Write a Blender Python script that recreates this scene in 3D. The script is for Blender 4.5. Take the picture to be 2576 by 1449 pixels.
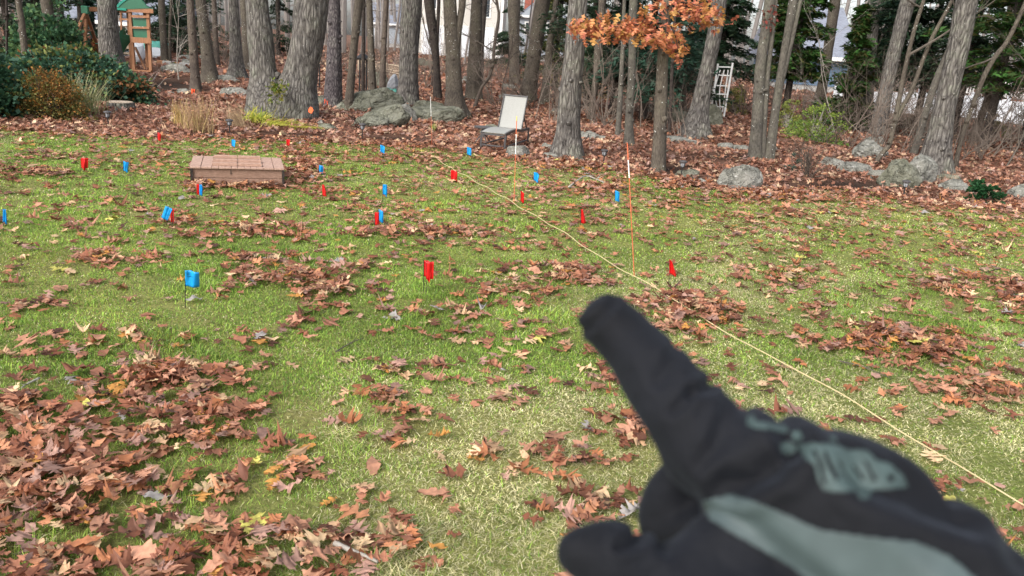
import bpy, bmesh, math, random
import numpy as np
from math import radians, sin, cos, pi
from mathutils import Vector, Matrix
from mathutils.bvhtree import BVHTree

for o in list(bpy.data.objects): bpy.data.objects.remove(o)
SC = bpy.context.scene
COL = SC.collection
rng = np.random.default_rng(11)
random.seed(7)

# ------------------------------------------------------------------ camera
EYE, PITCH, ROLL, F = 1.75, 16.96, 4.3, 1983.0          # F: focal length in units of a 2576 wide picture
cam_d = bpy.data.cameras.new('camera'); cam = bpy.data.objects.new('camera', cam_d); COL.objects.link(cam)
cam_d.sensor_width = 36.0; cam_d.lens = F/2576*36.0
cam_d.clip_start = 0.02; cam_d.clip_end = 3000
cam.matrix_world = Matrix.Translation((0, 0, EYE)) @ Matrix.Rotation(radians(90-PITCH), 4, 'X') @ Matrix.Rotation(radians(ROLL), 4, 'Z')
cam_d.dof.use_dof = True; cam_d.dof.focus_distance = 6.5; cam_d.dof.aperture_fstop = 7.0
SC.camera = cam

# ------------------------------------------------------------------ light
w = bpy.data.worlds.new('World'); SC.world = w; w.use_nodes = True
nt = w.node_tree; nt.nodes.clear()
sky = nt.nodes.new('ShaderNodeTexSky'); sky.sky_type = 'NISHITA'; sky.sun_disc = False
SUN_EL, SUN_AZ = radians(38), radians(215)
sky.sun_elevation = SUN_EL; sky.sun_rotation = SUN_AZ; sky.air_density = 1.0; sky.dust_density = 3.5; sky.ozone_density = 1.0
hs = nt.nodes.new('ShaderNodeHueSaturation'); hs.inputs['Saturation'].default_value = 0.38
bg = nt.nodes.new('ShaderNodeBackground'); bg.inputs['Strength'].default_value = 0.15
wo = nt.nodes.new('ShaderNodeOutputWorld')
nt.links.new(sky.outputs[0], hs.inputs['Color']); nt.links.new(hs.outputs[0], bg.inputs[0]); nt.links.new(bg.outputs[0], wo.inputs[0])
sl = bpy.data.lights.new('sun', 'SUN'); sl.energy = 1.0; sl.angle = radians(28); sl.color = (1.0, 0.97, 0.93)
sun = bpy.data.objects.new('sun', sl); COL.objects.link(sun)
sd = Vector((sin(SUN_AZ)*cos(SUN_EL), cos(SUN_AZ)*cos(SUN_EL), sin(SUN_EL)))
sun.rotation_euler = sd.to_track_quat('Z', 'Y').to_euler(); sun.location = sd*50
SC.view_settings.view_transform = 'Standard'; SC.view_settings.look = 'None'
SC.view_settings.exposure = 1.1; SC.view_settings.gamma = 1.0; SC.view_settings.use_curve_mapping = False
SC.cycles.max_bounces = 6; SC.cycles.transparent_max_bounces = 8; SC.cycles.diffuse_bounces = 3; SC.cycles.glossy_bounces = 2

# ------------------------------------------------------------------ pixel <-> place
RM = np.array(cam.matrix_world.to_3x3()); C0 = np.array([0, 0, EYE])
def ray(u, v):
    return np.stack([(np.asarray(u, float)-1288)/F, -(np.asarray(v, float)-724.5)/F, -np.ones_like(np.asarray(u, float))], -1) @ RM.T
def proj(P):
    q = (np.asarray(P, float)-C0) @ RM
    z = np.where(np.abs(q[..., 2]) < 1e-6, -1e-6, q[..., 2])
    return 1288-F*q[..., 0]/z, 724.5+F*q[..., 1]/z
def sstep(a, b, x):
    t = np.clip((x-a)/(b-a), 0, 1); return t*t*(3-2*t)
def H(x, y):                                             # height of the ground
    x = np.asarray(x, float); y = np.asarray(y, float)
    z = 0.66*sstep(27, 56, y)+0.6*sstep(60, 300, y)
    z = z+0.02*np.sin(x*.9+1)*np.sin(y*.8+.4)
    z = z+sstep(11, 19, y)*(0.05*np.sin(x*1.1+y*.7)+0.04*np.sin(x*.6-y*1.4+2)+.02*np.sin(x*2.3+y*2.1))
    return z
def at(u, v, dz=0.0):                                     # point of the ground seen at a pixel
    d = ray(u, v); lo, hi = 0.5, 400.0
    ts = np.geomspace(1.0, 600, 900); p = C0+ts[:, None]*d
    below = p[:, 2] < H(p[:, 0], p[:, 1])+dz
    i = int(np.argmax(below)) if below.any() else len(ts)-1
    lo, hi = ts[max(i-1, 0)], ts[i]
    for _ in range(30):
        m = (lo+hi)/2; q = C0+m*d
        if q[2] < H(q[0], q[1])+dz: hi = m
        else: lo = m
    return C0+hi*d
def on(u, v, Y):                                          # point at distance Y ahead seen at a pixel
    d = ray(u, v); return C0+d*(Y/d[1])
def dep(p): return -((np.asarray(p)-C0) @ RM)[2]
def m_px(p): return dep(p)/F                              # metres per pixel at a point

# ------------------------------------------------------------------ noise
_perm = rng.random((64, 64, 64))
def vnoise(P, s=1.0, off=0.0):
    P = np.asarray(P, float)*s+off+1000.0
    if P.shape[-1] == 2: P = np.concatenate([P, np.zeros(P.shape[:-1]+(1,))], -1)
    i = np.floor(P).astype(int); f = P-i; f = f*f*(3-2*f); i0 = i % 64; i1 = (i+1) % 64
    x0, y0, z0 = i0[..., 0], i0[..., 1], i0[..., 2]; x1, y1, z1 = i1[..., 0], i1[..., 1], i1[..., 2]
    fx, fy, fz = f[..., 0], f[..., 1], f[..., 2]
    g = lambda a, b, c: _perm[a, b, c]
    a = g(x0, y0, z0)*(1-fx)+g(x1, y0, z0)*fx; b = g(x0, y1, z0)*(1-fx)+g(x1, y1, z0)*fx
    c = g(x0, y0, z1)*(1-fx)+g(x1, y0, z1)*fx; d = g(x0, y1, z1)*(1-fx)+g(x1, y1, z1)*fx
    return (a*(1-fy)+b*fy)*(1-fz)+(c*(1-fy)+d*fy)*fz
def fbm(P, s=1.0, off=0.0, o=3):
    r = 0; a = .5; t = 0
    for k in range(o): r = r+a*vnoise(P, s*2**k, off+k*17.3); t += a; a *= .5
    return r/t

# ------------------------------------------------------------------ objects
def tag(o, label=None, cat=None, group=None, kind=None):
    if label: o['label'] = label
    if cat: o['category'] = cat
    if group: o['group'] = group
    if kind: o['kind'] = kind
    return o
def empty(name, loc, label, cat, group=None):
    o = bpy.data.objects.new(name, None); COL.objects.link(o); o.location = tuple(loc); o.empty_display_size = .1
    return tag(o, label, cat, group)
def fast_mesh(name, V, Fc, col=None, smooth=False):
    me = bpy.data.meshes.new(name); V = np.asarray(V, np.float32)
    if isinstance(Fc, np.ndarray):
        k = Fc.shape[1]; n = len(Fc)
        me.vertices.add(len(V)); me.vertices.foreach_set('co', V.ravel())
        me.loops.add(n*k); me.loops.foreach_set('vertex_index', Fc.astype(np.int32).ravel())
        me.polygons.add(n); me.polygons.foreach_set('loop_start', np.arange(0, n*k, k, dtype=np.int32))
        me.update(calc_edges=True)
    else:
        me.from_pydata([tuple(map(float, v)) for v in V], [], [tuple(int(i) for i in f) for f in Fc]); me.update(); me.validate()
    if smooth: me.polygons.foreach_set('use_smooth', np.ones(len(me.polygons), bool))
    if col is not None:
        a = me.color_attributes.new('Col', 'FLOAT_COLOR', 'POINT')
        c = np.ones((len(V), 4), np.float32); c[:, :3] = col; a.data.foreach_set('color', c.ravel())
    return me
def build(name, VF, mat, parent=None, col=None, smooth=False):
    V, Fc = VF; V = np.asarray(V, float)
    if parent is not None: V = V-np.array(parent_loc(parent))
    me = fast_mesh(name, V, Fc, col, smooth); me.materials.append(mat)
    o = bpy.data.objects.new(name, me); COL.objects.link(o)
    if parent is not None: o.parent = parent
    return o
def parent_loc(p):
    l = Vector((0, 0, 0))
    while p is not None: l = l+p.location; p = p.parent
    return tuple(l)
def join(parts):
    Vs, Fs, n = [], [], 0
    for V, Fc in parts:
        V = np.asarray(V, float); Vs.append(V); Fs += [[int(i)+n for i in f] for f in Fc]; n += len(V)
    return np.concatenate(Vs), Fs
def box(c, s, R=None, bev=0.0):
    x, y, z = np.array(s)/2.0
    if bev <= 0:
        V = np.array([[a*x, b*y, d*z] for d in (-1, 1) for a, b in ((-1, -1), (1, -1), (1, 1), (-1, 1))], float)
        Fc = [[0, 3, 2, 1], [4, 5, 6, 7], [0, 1, 5, 4], [1, 2, 6, 5], [2, 3, 7, 6], [3, 0, 4, 7]]
    else:
        e = min(bev, x*.9, y*.9, z*.9); V = []
        for (zz, i) in ((-z, e), (-z+e, 0), (z-e, 0), (z, e)):
            for a, b in ((-1, -1), (1, -1), (1, 1), (-1, 1)): V.append([a*(x-i), b*(y-i), zz])
        V = np.array(V, float); Fc = [[3, 2, 1, 0], [12, 13, 14, 15]]
        for k in range(3):
            for j in range(4): Fc.append([k*4+j, k*4+(j+1) % 4, k*4+4+(j+1) % 4, k*4+4+j])
    if R is not None: V = V @ np.array(R).T
    return V+np.array(c), Fc
def frame_of(d):
    d = np.asarray(d, float); d = d/np.linalg.norm(d)
    a = np.array([0, 0, 1.]) if abs(d[2]) < .9 else np.array([1., 0, 0])
    x = np.cross(a, d); x /= np.linalg.norm(x); return x, np.cross(d, x), d
def bar(p, q, wd, ht, bev=0.004):                         # squared bar from p to q
    p = np.array(p, float); q = np.array(q, float); x, y, d = frame_of(q-p)
    R = np.stack([x, y, d], 1); return box((p+q)/2, (wd, ht, np.linalg.norm(q-p)), R, bev)
def tube(P, r, n=8, cap=True):
    P = np.asarray(P, float); m = len(P); r = np.broadcast_to(np.asarray(r, float), (m,))
    T = np.gradient(P, axis=0); T /= np.linalg.norm(T, axis=1)[:, None]+1e-12
    x, y, _ = frame_of(T[0]); V = []
    ang = np.arange(n)*2*pi/n
    for i in range(m):
        x = x-T[i]*np.dot(x, T[i]); x /= np.linalg.norm(x)+1e-12; y = np.cross(T[i], x)
        V.append(P[i]+r[i]*(np.cos(ang)[:, None]*x+np.sin(ang)[:, None]*y))
    V = np.concatenate(V); Fc = []
    for i in range(m-1):
        for j in range(n): Fc.append([i*n+j, i*n+(j+1) % n, (i+1)*n+(j+1) % n, (i+1)*n+j])
    if cap: Fc.append(list(range(n))[::-1]); Fc.append([(m-1)*n+j for j in range(n)])
    return V, Fc
def lathe(c, prof, n=16):
    V = []; Fc = []
    ang = np.arange(n)*2*pi/n
    for r, z in prof: V += [[c[0]+r*cos(a), c[1]+r*sin(a), c[2]+z] for a in ang]
    for i in range(len(prof)-1):
        for j in range(n): Fc.append([i*n+j, i*n+(j+1) % n, (i+1)*n+(j+1) % n, (i+1)*n+j])
    Fc.append(list(range(n))[::-1]); Fc.append([(len(prof)-1)*n+j for j in range(n)])
    return np.array(V), Fc
def spline(P, n=8):                                       # Catmull-Rom through the rows of P
    P = np.asarray(P, float)
    if len(P) < 3:
        t = np.linspace(0, 1, n*2)[:, None]; return P[0]*(1-t)+P[1]*t
    Q = np.concatenate([[2*P[0]-P[1]], P, [2*P[-1]-P[-2]]]); out = []
    for i in range(1, len(Q)-2):
        for t in np.linspace(0, 1, n, endpoint=False):
            a, b, c, d = Q[i-1], Q[i], Q[i+1], Q[i+2]
            out.append(.5*((2*b)+(-a+c)*t+(2*a-5*b+4*c-d)*t*t+(-a+3*b-3*c+d)*t**3))
    out.append(P[-1]); return np.array(out)

# ------------------------------------------------------------------ materials
def new_mat(name):
    m = bpy.data.materials.new(name); m.use_nodes = True; t = m.node_tree; t.nodes.clear()
    out = t.nodes.new('ShaderNodeOutputMaterial'); return m, t, out
def N(t, k, **kw):
    n = t.nodes.new(k)
    for a, b in kw.items():
        if a.startswith('i_'): n.inputs[a[2:].replace('_', ' ')].default_value = b
        else: setattr(n, a, b)
    return n
def ramp(t, stops, fac):
    r = t.nodes.new('ShaderNodeValToRGB'); e = r.color_ramp.elements
    while len(e) < len(stops): e.new(.5)
    for k, (p, c) in enumerate(stops): e[k].position = p; e[k].color = (c[0], c[1], c[2], 1)
    t.links.new(fac, r.inputs[0]); return r.outputs[0]
def coords(t, scale=(1, 1, 1), kind='Object'):
    tc = t.nodes.new('ShaderNodeTexCoord'); mp = t.nodes.new('ShaderNodeMapping'); mp.inputs['Scale'].default_value = scale
    t.links.new(tc.outputs[kind], mp.inputs[0]); return mp.outputs[0]
def noise_mat(name, stops, scale=6, rough=.8, stretch=(1, 1, 1), bump=.0, detail=6, spec=.3, bscale=None, metal=0.0):
    m, t, out = new_mat(name); co = coords(t, stretch)
    n = N(t, 'ShaderNodeTexNoise', i_Scale=scale, i_Detail=detail, i_Roughness=.65); t.links.new(co, n.inputs['Vector'])
    c = ramp(t, stops, n.outputs['Fac']); b = N(t, 'ShaderNodeBsdfPrincipled', i_Roughness=rough, i_Metallic=metal)
    b.inputs['Specular IOR Level'].default_value = spec
    t.links.new(c, b.inputs['Base Color'])
    if bump:
        n2 = N(t, 'ShaderNodeTexNoise', i_Scale=bscale or scale*3, i_Detail=6, i_Roughness=.7); t.links.new(co, n2.inputs['Vector'])
        bp = N(t, 'ShaderNodeBump', i_Strength=1.0, i_Distance=bump); t.links.new(n2.outputs['Fac'], bp.inputs['Height']); t.links.new(bp.outputs[0], b.inputs['Normal'])
    t.links.new(b.outputs[0], out.inputs[0]); return m
def plain(name, c, rough=.6, spec=.3, metal=0.0, var=.12, scale=9):
    c = np.array(c); return noise_mat(name, [(.3, c*(1-var)), (.7, c*(1+var))], scale, rough, spec=spec, metal=metal)
def attr_mat(name, trans=.3, rough=.6, spec=.25, mottle=.0, mscale=60):
    m, t, out = new_mat(name); a = N(t, 'ShaderNodeAttribute', attribute_name='Col')
    src = a.outputs['Color']
    if mottle:
        co = coords(t); n = N(t, 'ShaderNodeTexNoise', i_Scale=mscale, i_Detail=4); t.links.new(co, n.inputs['Vector'])
        mr = N(t, 'ShaderNodeMapRange'); mr.inputs[1].default_value = .3; mr.inputs[2].default_value = .7
        mr.inputs[3].default_value = 1-mottle; mr.inputs[4].default_value = 1+mottle; t.links.new(n.outputs['Fac'], mr.inputs[0])
        mx = N(t, 'ShaderNodeVectorMath', operation='SCALE'); t.links.new(src, mx.inputs[0]); t.links.new(mr.outputs[0], mx.inputs['Scale']); src = mx.outputs[0]
    b = N(t, 'ShaderNodeBsdfPrincipled', i_Roughness=rough); b.inputs['Specular IOR Level'].default_value = spec
    t.links.new(src, b.inputs['Base Color'])
    tr = N(t, 'ShaderNodeBsdfTranslucent'); t.links.new(src, tr.inputs[0])
    mix = N(t, 'ShaderNodeMixShader'); mix.inputs[0].default_value = trans
    t.links.new(b.outputs[0], mix.inputs[1]); t.links.new(tr.outputs[0], mix.inputs[2]); t.links.new(mix.outputs[0], out.inputs[0]); return m
def bark_mat(name, dark, mid, light, ridge=26.0, stretch=.16, depth=.02, speck=.5, smoothness=0.0):
    m, t, out = new_mat(name); co0 = coords(t)
    nz = N(t, 'ShaderNodeTexNoise', i_Scale=5.0, i_Detail=4); t.links.new(co0, nz.inputs['Vector'])
    add = N(t, 'ShaderNodeVectorMath', operation='MULTIPLY_ADD'); add.inputs[1].default_value = (.06, .06, .10)
    t.links.new(nz.outputs['Color'], add.inputs[0]); t.links.new(co0, add.inputs[2])
    mp = N(t, 'ShaderNodeMapping'); mp.inputs['Scale'].default_value = (1, 1, stretch); t.links.new(add.outputs[0], mp.inputs[0])
    vo = N(t, 'ShaderNodeTexVoronoi', feature='DISTANCE_TO_EDGE', i_Scale=ridge); t.links.new(mp.outputs[0], vo.inputs['Vector'])
    n2 = N(t, 'ShaderNodeTexNoise', i_Scale=ridge*1.6, i_Detail=5, i_Roughness=.7); t.links.new(mp.outputs[0], n2.inputs['Vector'])
    h = N(t, 'ShaderNodeMath', operation='MULTIPLY_ADD'); h.inputs[1].default_value = 1.4*(1-smoothness); t.links.new(vo.outputs['Distance'], h.inputs[0]); t.links.new(n2.outputs['Fac'], h.inputs[2])
    c1 = ramp(t, [(.34, dark), (.55, mid), (.95, light)], h.outputs[0])
    # broad patches of tone, lichen
    n3 = N(t, 'ShaderNodeTexNoise', i_Scale=2.2, i_Detail=6, i_Roughness=.7); t.links.new(co0, n3.inputs['Vector'])
    c2 = ramp(t, [(.33, (.62, .60, .60)), (.52, (1.0, .97, .92)), (.70, (1.2, 1.28, 1.08))], n3.outputs['Fac'])
    mx = N(t, 'ShaderNodeMix', data_type='RGBA', blend_type='MULTIPLY'); mx.inputs[0].default_value = 1.0
    t.links.new(c1, mx.inputs[6]); t.links.new(c2, mx.inputs[7]); src = mx.outputs[2]
    if speck:                                             # small pale lichen spots
        v2 = N(t, 'ShaderNodeTexVoronoi', i_Scale=15.0); t.links.new(co0, v2.inputs['Vector'])
        ms = N(t, 'ShaderNodeMath', operation='LESS_THAN'); ms.inputs[1].default_value = .16; t.links.new(v2.outputs['Distance'], ms.inputs[0])
        n4 = N(t, 'ShaderNodeTexNoise', i_Scale=3.0, i_Detail=2); t.links.new(co0, n4.inputs['Vector'])
        g = N(t, 'ShaderNodeMath', operation='GREATER_THAN'); g.inputs[1].default_value = .55; t.links.new(n4.outputs['Fac'], g.inputs[0])
        mm = N(t, 'ShaderNodeMath', operation='MULTIPLY'); t.links.new(ms.outputs[0], mm.inputs[0]); t.links.new(g.outputs[0], mm.inputs[1])
        m3 = N(t, 'ShaderNodeMath', operation='MULTIPLY'); m3.inputs[1].default_value = speck; t.links.new(mm.outputs[0], m3.inputs[0])
        mx2 = N(t, 'ShaderNodeMix', data_type='RGBA'); mx2.inputs[7].default_value = (.5, .5, .46, 1)
        t.links.new(m3.outputs[0], mx2.inputs[0]); t.links.new(src, mx2.inputs[6]); src = mx2.outputs[2]
    b = N(t, 'ShaderNodeBsdfPrincipled', i_Roughness=.9); b.inputs['Specular IOR Level'].default_value = .15
    t.links.new(src, b.inputs['Base Color'])
    bp = N(t, 'ShaderNodeBump', i_Strength=1.0, i_Distance=depth); t.links.new(h.outputs[0], bp.inputs['Height']); t.links.new(bp.outputs[0], b.inputs['Normal'])
    t.links.new(b.outputs[0], out.inputs[0]); return m

M = {}
M['oak'] = bark_mat('oak_bark', (.024, .022, .021), (.098, .091, .085), (.215, .205, .192), 17, .20, .040, .35)
M['smooth'] = bark_mat('smooth_bark', (.040, .035, .029), (.092, .079, .065), (.155, .138, .118), 30, .3, .010, .9, .5)
M['pine'] = bark_mat('pine_bark', (.022, .019, .022), (.075, .066, .072), (.16, .145, .15), 20, .38, .025, .2)
M['red'] = bark_mat('reddish_bark', (.035, .028, .024), (.09, .073, .062), (.155, .132, .115), 30, .25, .01, .2, .4)
M['pale'] = bark_mat('pale_bark', (.05, .047, .040), (.105, .098, .085), (.165, .155, .138), 20, .5, .008, .9, .6)
M['dark'] = bark_mat('dark_bark', (.014, .012, .011), (.04, .033, .03), (.085, .072, .065), 30, .3, .01, .15, .4)
M['twig'] = plain('twig_bark', (.10, .085, .07), .9, .1, var=.35)
M['twigpale'] = plain('pale_twig', (.33, .30, .26), .9, .1, var=.25)
M['leafdead'] = attr_mat('dead_leaf', .22, .55, .35, .22, 45)
M['grass'] = attr_mat('grass_blade', .42, .6, .2)
M['foliage'] = attr_mat('foliage', .25, .6, .2)
def rock_mat(name, stops, lichen, amount):
    m, t, out = new_mat(name); co = coords(t)
    n = N(t, 'ShaderNodeTexNoise', i_Scale=4.5, i_Detail=8, i_Roughness=.72); t.links.new(co, n.inputs['Vector']); c = ramp(t, stops, n.outputs['Fac'])
    n2 = N(t, 'ShaderNodeTexNoise', i_Scale=11.0, i_Detail=6, i_Roughness=.75); t.links.new(co, n2.inputs['Vector'])
    k = ramp(t, [(.565-amount, (0, 0, 0)), (.60-amount, (1, 1, 1))], n2.outputs['Fac']); mx = N(t, 'ShaderNodeMix', data_type='RGBA'); mx.inputs[7].default_value = (*lichen, 1)
    t.links.new(k, mx.inputs[0]); t.links.new(c, mx.inputs[6])
    dv = N(t, 'ShaderNodeVectorMath', operation='MULTIPLY_ADD'); dv.inputs[1].default_value = (.35, .35, .35); t.links.new(n2.outputs['Color'], dv.inputs[0]); t.links.new(co, dv.inputs[2])
    vo = N(t, 'ShaderNodeTexVoronoi', feature='DISTANCE_TO_EDGE', i_Scale=2.6); t.links.new(dv.outputs[0], vo.inputs['Vector']); cr = ramp(t, [(.0, (.22, .22, .22)), (.035, (1, 1, 1))], vo.outputs['Distance'])
    m2 = N(t, 'ShaderNodeMix', data_type='RGBA', blend_type='MULTIPLY'); m2.inputs[0].default_value = .5; t.links.new(mx.outputs[2], m2.inputs[6]); t.links.new(cr, m2.inputs[7])
    b = N(t, 'ShaderNodeBsdfPrincipled', i_Roughness=.92); b.inputs['Specular IOR Level'].default_value = .15; t.links.new(m2.outputs[2], b.inputs['Base Color'])
    b1 = N(t, 'ShaderNodeBump', i_Strength=.6, i_Distance=.03); t.links.new(cr, b1.inputs['Height']); b2 = N(t, 'ShaderNodeBump', i_Strength=1.0, i_Distance=.05); t.links.new(n2.outputs['Fac'], b2.inputs['Height']); t.links.new(b1.outputs[0], b2.inputs['Normal'])
    t.links.new(b2.outputs[0], b.inputs['Normal']); t.links.new(b.outputs[0], out.inputs[0]); return m
M['rock'] = rock_mat('granite', [(.30, (.11, .11, .092)), (.46, (.20, .197, .17)), (.60, (.27, .262, .23)), (.74, (.36, .345, .31))], (.36, .35, .32), -.01)
M['moss'] = rock_mat('mossy_granite', [(.30, (.09, .092, .064)), (.46, (.15, .150, .112)), (.60, (.20, .198, .155)), (.74, (.28, .275, .235))], (.25, .255, .205), -.02)
M['cedar'] = noise_mat('stained_cedar', [(.3, (.22, .10, .05)), (.6, (.33, .16, .08)), (.8, (.40, .20, .11))], 3, .65, (6, 6, 1), bump=.002)
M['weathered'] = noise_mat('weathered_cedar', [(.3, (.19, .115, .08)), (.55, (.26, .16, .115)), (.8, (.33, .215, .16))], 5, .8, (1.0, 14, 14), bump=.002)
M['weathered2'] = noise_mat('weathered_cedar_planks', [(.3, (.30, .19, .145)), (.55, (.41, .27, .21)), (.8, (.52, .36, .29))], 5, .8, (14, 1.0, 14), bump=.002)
M['weathered3'] = noise_mat('weathered_batten', [(.3, (.27, .165, .12)), (.7, (.46, .30, .23))], 5, .8, (1, 14, 14))
M['metal'] = plain('dark_grey_metal', (.055, .05, .05), .45, .5, var=.1)
M['black'] = plain('black_plastic', (.015, .015, .015), .5, .4)
M['sling'] = noise_mat('sling_mesh_fabric', [(.35, (.24, .24, .225)), (.65, (.35, .35, .33))], 40, .8, (6, 6, 1))
def film(name, c):
    m, t, out = new_mat(name); co = coords(t); n = N(t, 'ShaderNodeTexNoise', i_Scale=22.0, i_Detail=3); t.links.new(co, n.inputs['Vector'])
    c = np.array(c); cc = ramp(t, [(.35, c*.78), (.65, np.minimum(c*1.12, 1))], n.outputs['Fac']); b = N(t, 'ShaderNodeBsdfPrincipled', i_Roughness=.35); t.links.new(cc, b.inputs['Base Color'])
    bp = N(t, 'ShaderNodeBump', i_Strength=.7, i_Distance=.006); t.links.new(n.outputs['Fac'], bp.inputs['Height']); t.links.new(bp.outputs[0], b.inputs['Normal'])
    tr = N(t, 'ShaderNodeBsdfTranslucent'); t.links.new(cc, tr.inputs[0]); mx = N(t, 'ShaderNodeMixShader'); mx.inputs[0].default_value = .4
    t.links.new(b.outputs[0], mx.inputs[1]); t.links.new(tr.outputs[0], mx.inputs[2]); t.links.new(mx.outputs[0], out.inputs[0]); return m
M['red_flag'] = film('red_plastic_film', (.78, .018, .018)); M['blue_flag'] = film('blue_plastic_film', (.016, .42, .86)); M['orange_flag'] = film('orange_plastic_film', (.85, .13, .04))
M['wire'] = plain('steel_wire', (.06, .06, .06), .4, .5, .6)
M['orange'] = plain('orange_fibreglass', (.60, .15, .07), .4, .4)
M['white'] = plain('white_paint', (.75, .74, .71), .5, .3, var=.04)
M['yellow'] = plain('yellow_paint', (.75, .55, .10), .4)
M['ink'] = plain('black_ink', (.01, .01, .02), .5)
M['rope'] = noise_mat('yellow_twine', [(.3, (.42, .33, .17)), (.7, (.60, .50, .29))], 60, .85, bump=.002)
M['green_plastic'] = plain('green_plastic', (.01, .11, .055), .4, .5)
M['canvas'] = plain('green_canvas', (.03, .24, .17), .7, .2)
M['tarp'] = plain('grey_tarp', (.30, .31, .33), .6, .3, var=.2)
M['teal'] = plain('teal_tarp', (.12, .40, .33), .6, .3, var=.2)
M['siding'] = plain('cream_siding', (.58, .55, .50), .7, .2, var=.04)
M['siding_blue'] = plain('slate_blue_siding', (.10, .15, .21), .7, .2, var=.1)
M['siding_grey'] = plain('grey_siding', (.30, .33, .36), .7, .2, var=.06)
M['siding_dark'] = plain('dark_siding', (.07, .09, .09), .7, .2, var=.1)
M['roof'] = noise_mat('grey_shingle', [(.3, (.13, .14, .17)), (.7, (.26, .28, .33))], 5, .9, (1, 1, 6))
M['brick'] = plain('chimney_brick', (.30, .10, .07), .9, .1, var=.3, scale=20)
M['glass'] = plain('window_glass', (.03, .04, .05), .1, .6)
M['concrete'] = plain('concrete', (.36, .35, .33), .9, .1)
M['fence'] = noise_mat('tan_cedar_fence', [(.3, (.36, .28, .20)), (.7, (.50, .41, .31))], 5, .85, (8, 8, 1))
M['stump'] = noise_mat('cut_wood', [(.3, (.30, .22, .15)), (.7, (.50, .42, .33))], 14, .9)
M['clay'] = plain('clay', (.30, .12, .08), .9, .1)
M['paint_mark'] = plain('orange_marking_paint', (.80, .16, .06), .7, .2, var=.3, scale=60)
M['vinyl'] = plain('white_vinyl', (.72, .74, .77), .45, .4, var=.03)
def glove_mat():
    m, t, out = new_mat('black_glove_fabric'); co = coords(t)
    n = N(t, 'ShaderNodeTexNoise', i_Scale=18.0, i_Detail=4); t.links.new(co, n.inputs['Vector'])
    c = ramp(t, [(.3, (.0024, .0027, .0042)), (.7, (.0052, .0060, .0092))], n.outputs['Fac'])
    n2 = N(t, 'ShaderNodeTexNoise', i_Scale=900.0, i_Detail=2); t.links.new(co, n2.inputs['Vector'])
    b = N(t, 'ShaderNodeBsdfPrincipled', i_Roughness=.8); b.inputs['Specular IOR Level'].default_value = .22
    b.inputs['Sheen Weight'].default_value = .05; b.inputs['Sheen Roughness'].default_value = .5; b.inputs['Sheen Tint'].default_value = (.5, .6, .8, 1)
    bp = N(t, 'ShaderNodeBump', i_Strength=.5, i_Distance=.0006); t.links.new(n2.outputs['Fac'], bp.inputs['Height'])
    n3 = N(t, 'ShaderNodeTexNoise', i_Scale=55.0, i_Detail=2); t.links.new(co, n3.inputs['Vector'])
    bp2 = N(t, 'ShaderNodeBump', i_Strength=.6, i_Distance=.006); t.links.new(n3.outputs['Fac'], bp2.inputs['Height']); t.links.new(bp.outputs[0], bp2.inputs['Normal'])
    t.links.new(c, b.inputs['Base Color']); t.links.new(bp2.outputs[0], b.inputs['Normal']); t.links.new(b.outputs[0], out.inputs[0]); return m
M['glove'] = glove_mat()
M['emblem'] = plain('faded_grey_green_print', (.046, .070, .069), .6, .3, var=.4, scale=110)
M['grip'] = plain('grey_green_print', (.052, .072, .074), .6, .3, var=.12, scale=60)

# ------------------------------------------------------------------ where the lawn ends
_bu = [(-500, 300), (-200, 318), (0, 322), (130, 330), (300, 343), (480, 350), (560, 346), (700, 352), (850, 357), (1080, 370), (1200, 384), (1290, 398), (1400, 412), (1520, 425), (1650, 447), (1740, 466), (1860, 482), (1960, 488), (2100, 484), (2230, 494), (2300, 512), (2440, 522), (2576, 532), (2900, 552), (3300, 580)]
_bw = np.array([at(u, v)[:2] for u, v in _bu])
def edge_dist(x, y):                                      # metres inside the lawn (negative: in the wood)
    return np.interp(x, _bw[:, 0], _bw[:, 1])-y
mulch = [(650, 345, 200, 11), (985, 352, 90, 8), (2110, 468, 150, 16), (1690, 428, 60, 12), (1900, 397, 70, 8), (1010, 268, 60, 8), (1860, 395, 120, 6), (420, 215, 110, 22)]
def mulch_w(u, v):
    r = np.zeros_like(u)
    for a, b, c, d in mulch: r = np.maximum(r, np.exp(-((u-a)/c)**2-((v-b)/d)**2))
    return r

# ------------------------------------------------------------------ ground
def axis_pts(fine, lim, step, far):
    a = list(np.arange(-fine, fine+1e-6, step)); s = step; x = fine
    while x < far: s *= 1.12; x += s; a.append(x); a.insert(0, -x)
    return np.array(a)
gx = axis_pts(12, 12, .17, 900); gy = []
y = -4.0; s = .17
while y < 26: gy.append(y); y += .17
while y < 1500: gy.append(y); s *= 1.09; y += s
gy = np.array([-400, -150, -60, -25, -10]+gy)
GX, GY = np.meshgrid(gx, gy); GZ = H(GX, GY)
nx, ny = len(gx), len(gy)
V = np.stack([GX.ravel(), GY.ravel(), GZ.ravel()], 1)
idx = np.arange(nx*ny).reshape(ny, nx)
Fc = np.stack([idx[:-1, :-1].ravel(), idx[:-1, 1:].ravel(), idx[1:, 1:].ravel(), idx[1:, :-1].ravel()], 1)
P2 = V[:, :2]; ed = edge_dist(V[:, 0], V[:, 1])
uu, vv = proj(V); front = V[:, 1] > 1
lawn = np.clip(ed/.5+.5+1.6*(fbm(P2, 1.6, 3)-.5), 0, 1)
mw = np.where(front, mulch_w(uu, vv), 0)
g1 = fbm(P2, .9, 11)[:, None]; g2 = fbm(P2, 5, 31)[:, None]
cl = np.array([.15, .20, .045])*(1-g1)+np.array([.27, .24, .09])*g1
cl = cl*(.7+.6*g2)
cw = np.array([.115, .055, .035])*(1-g2)+np.array([.20, .11, .075])*g2
cm = np.array([.028, .019, .014])*(.7+.6*g2)
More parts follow.
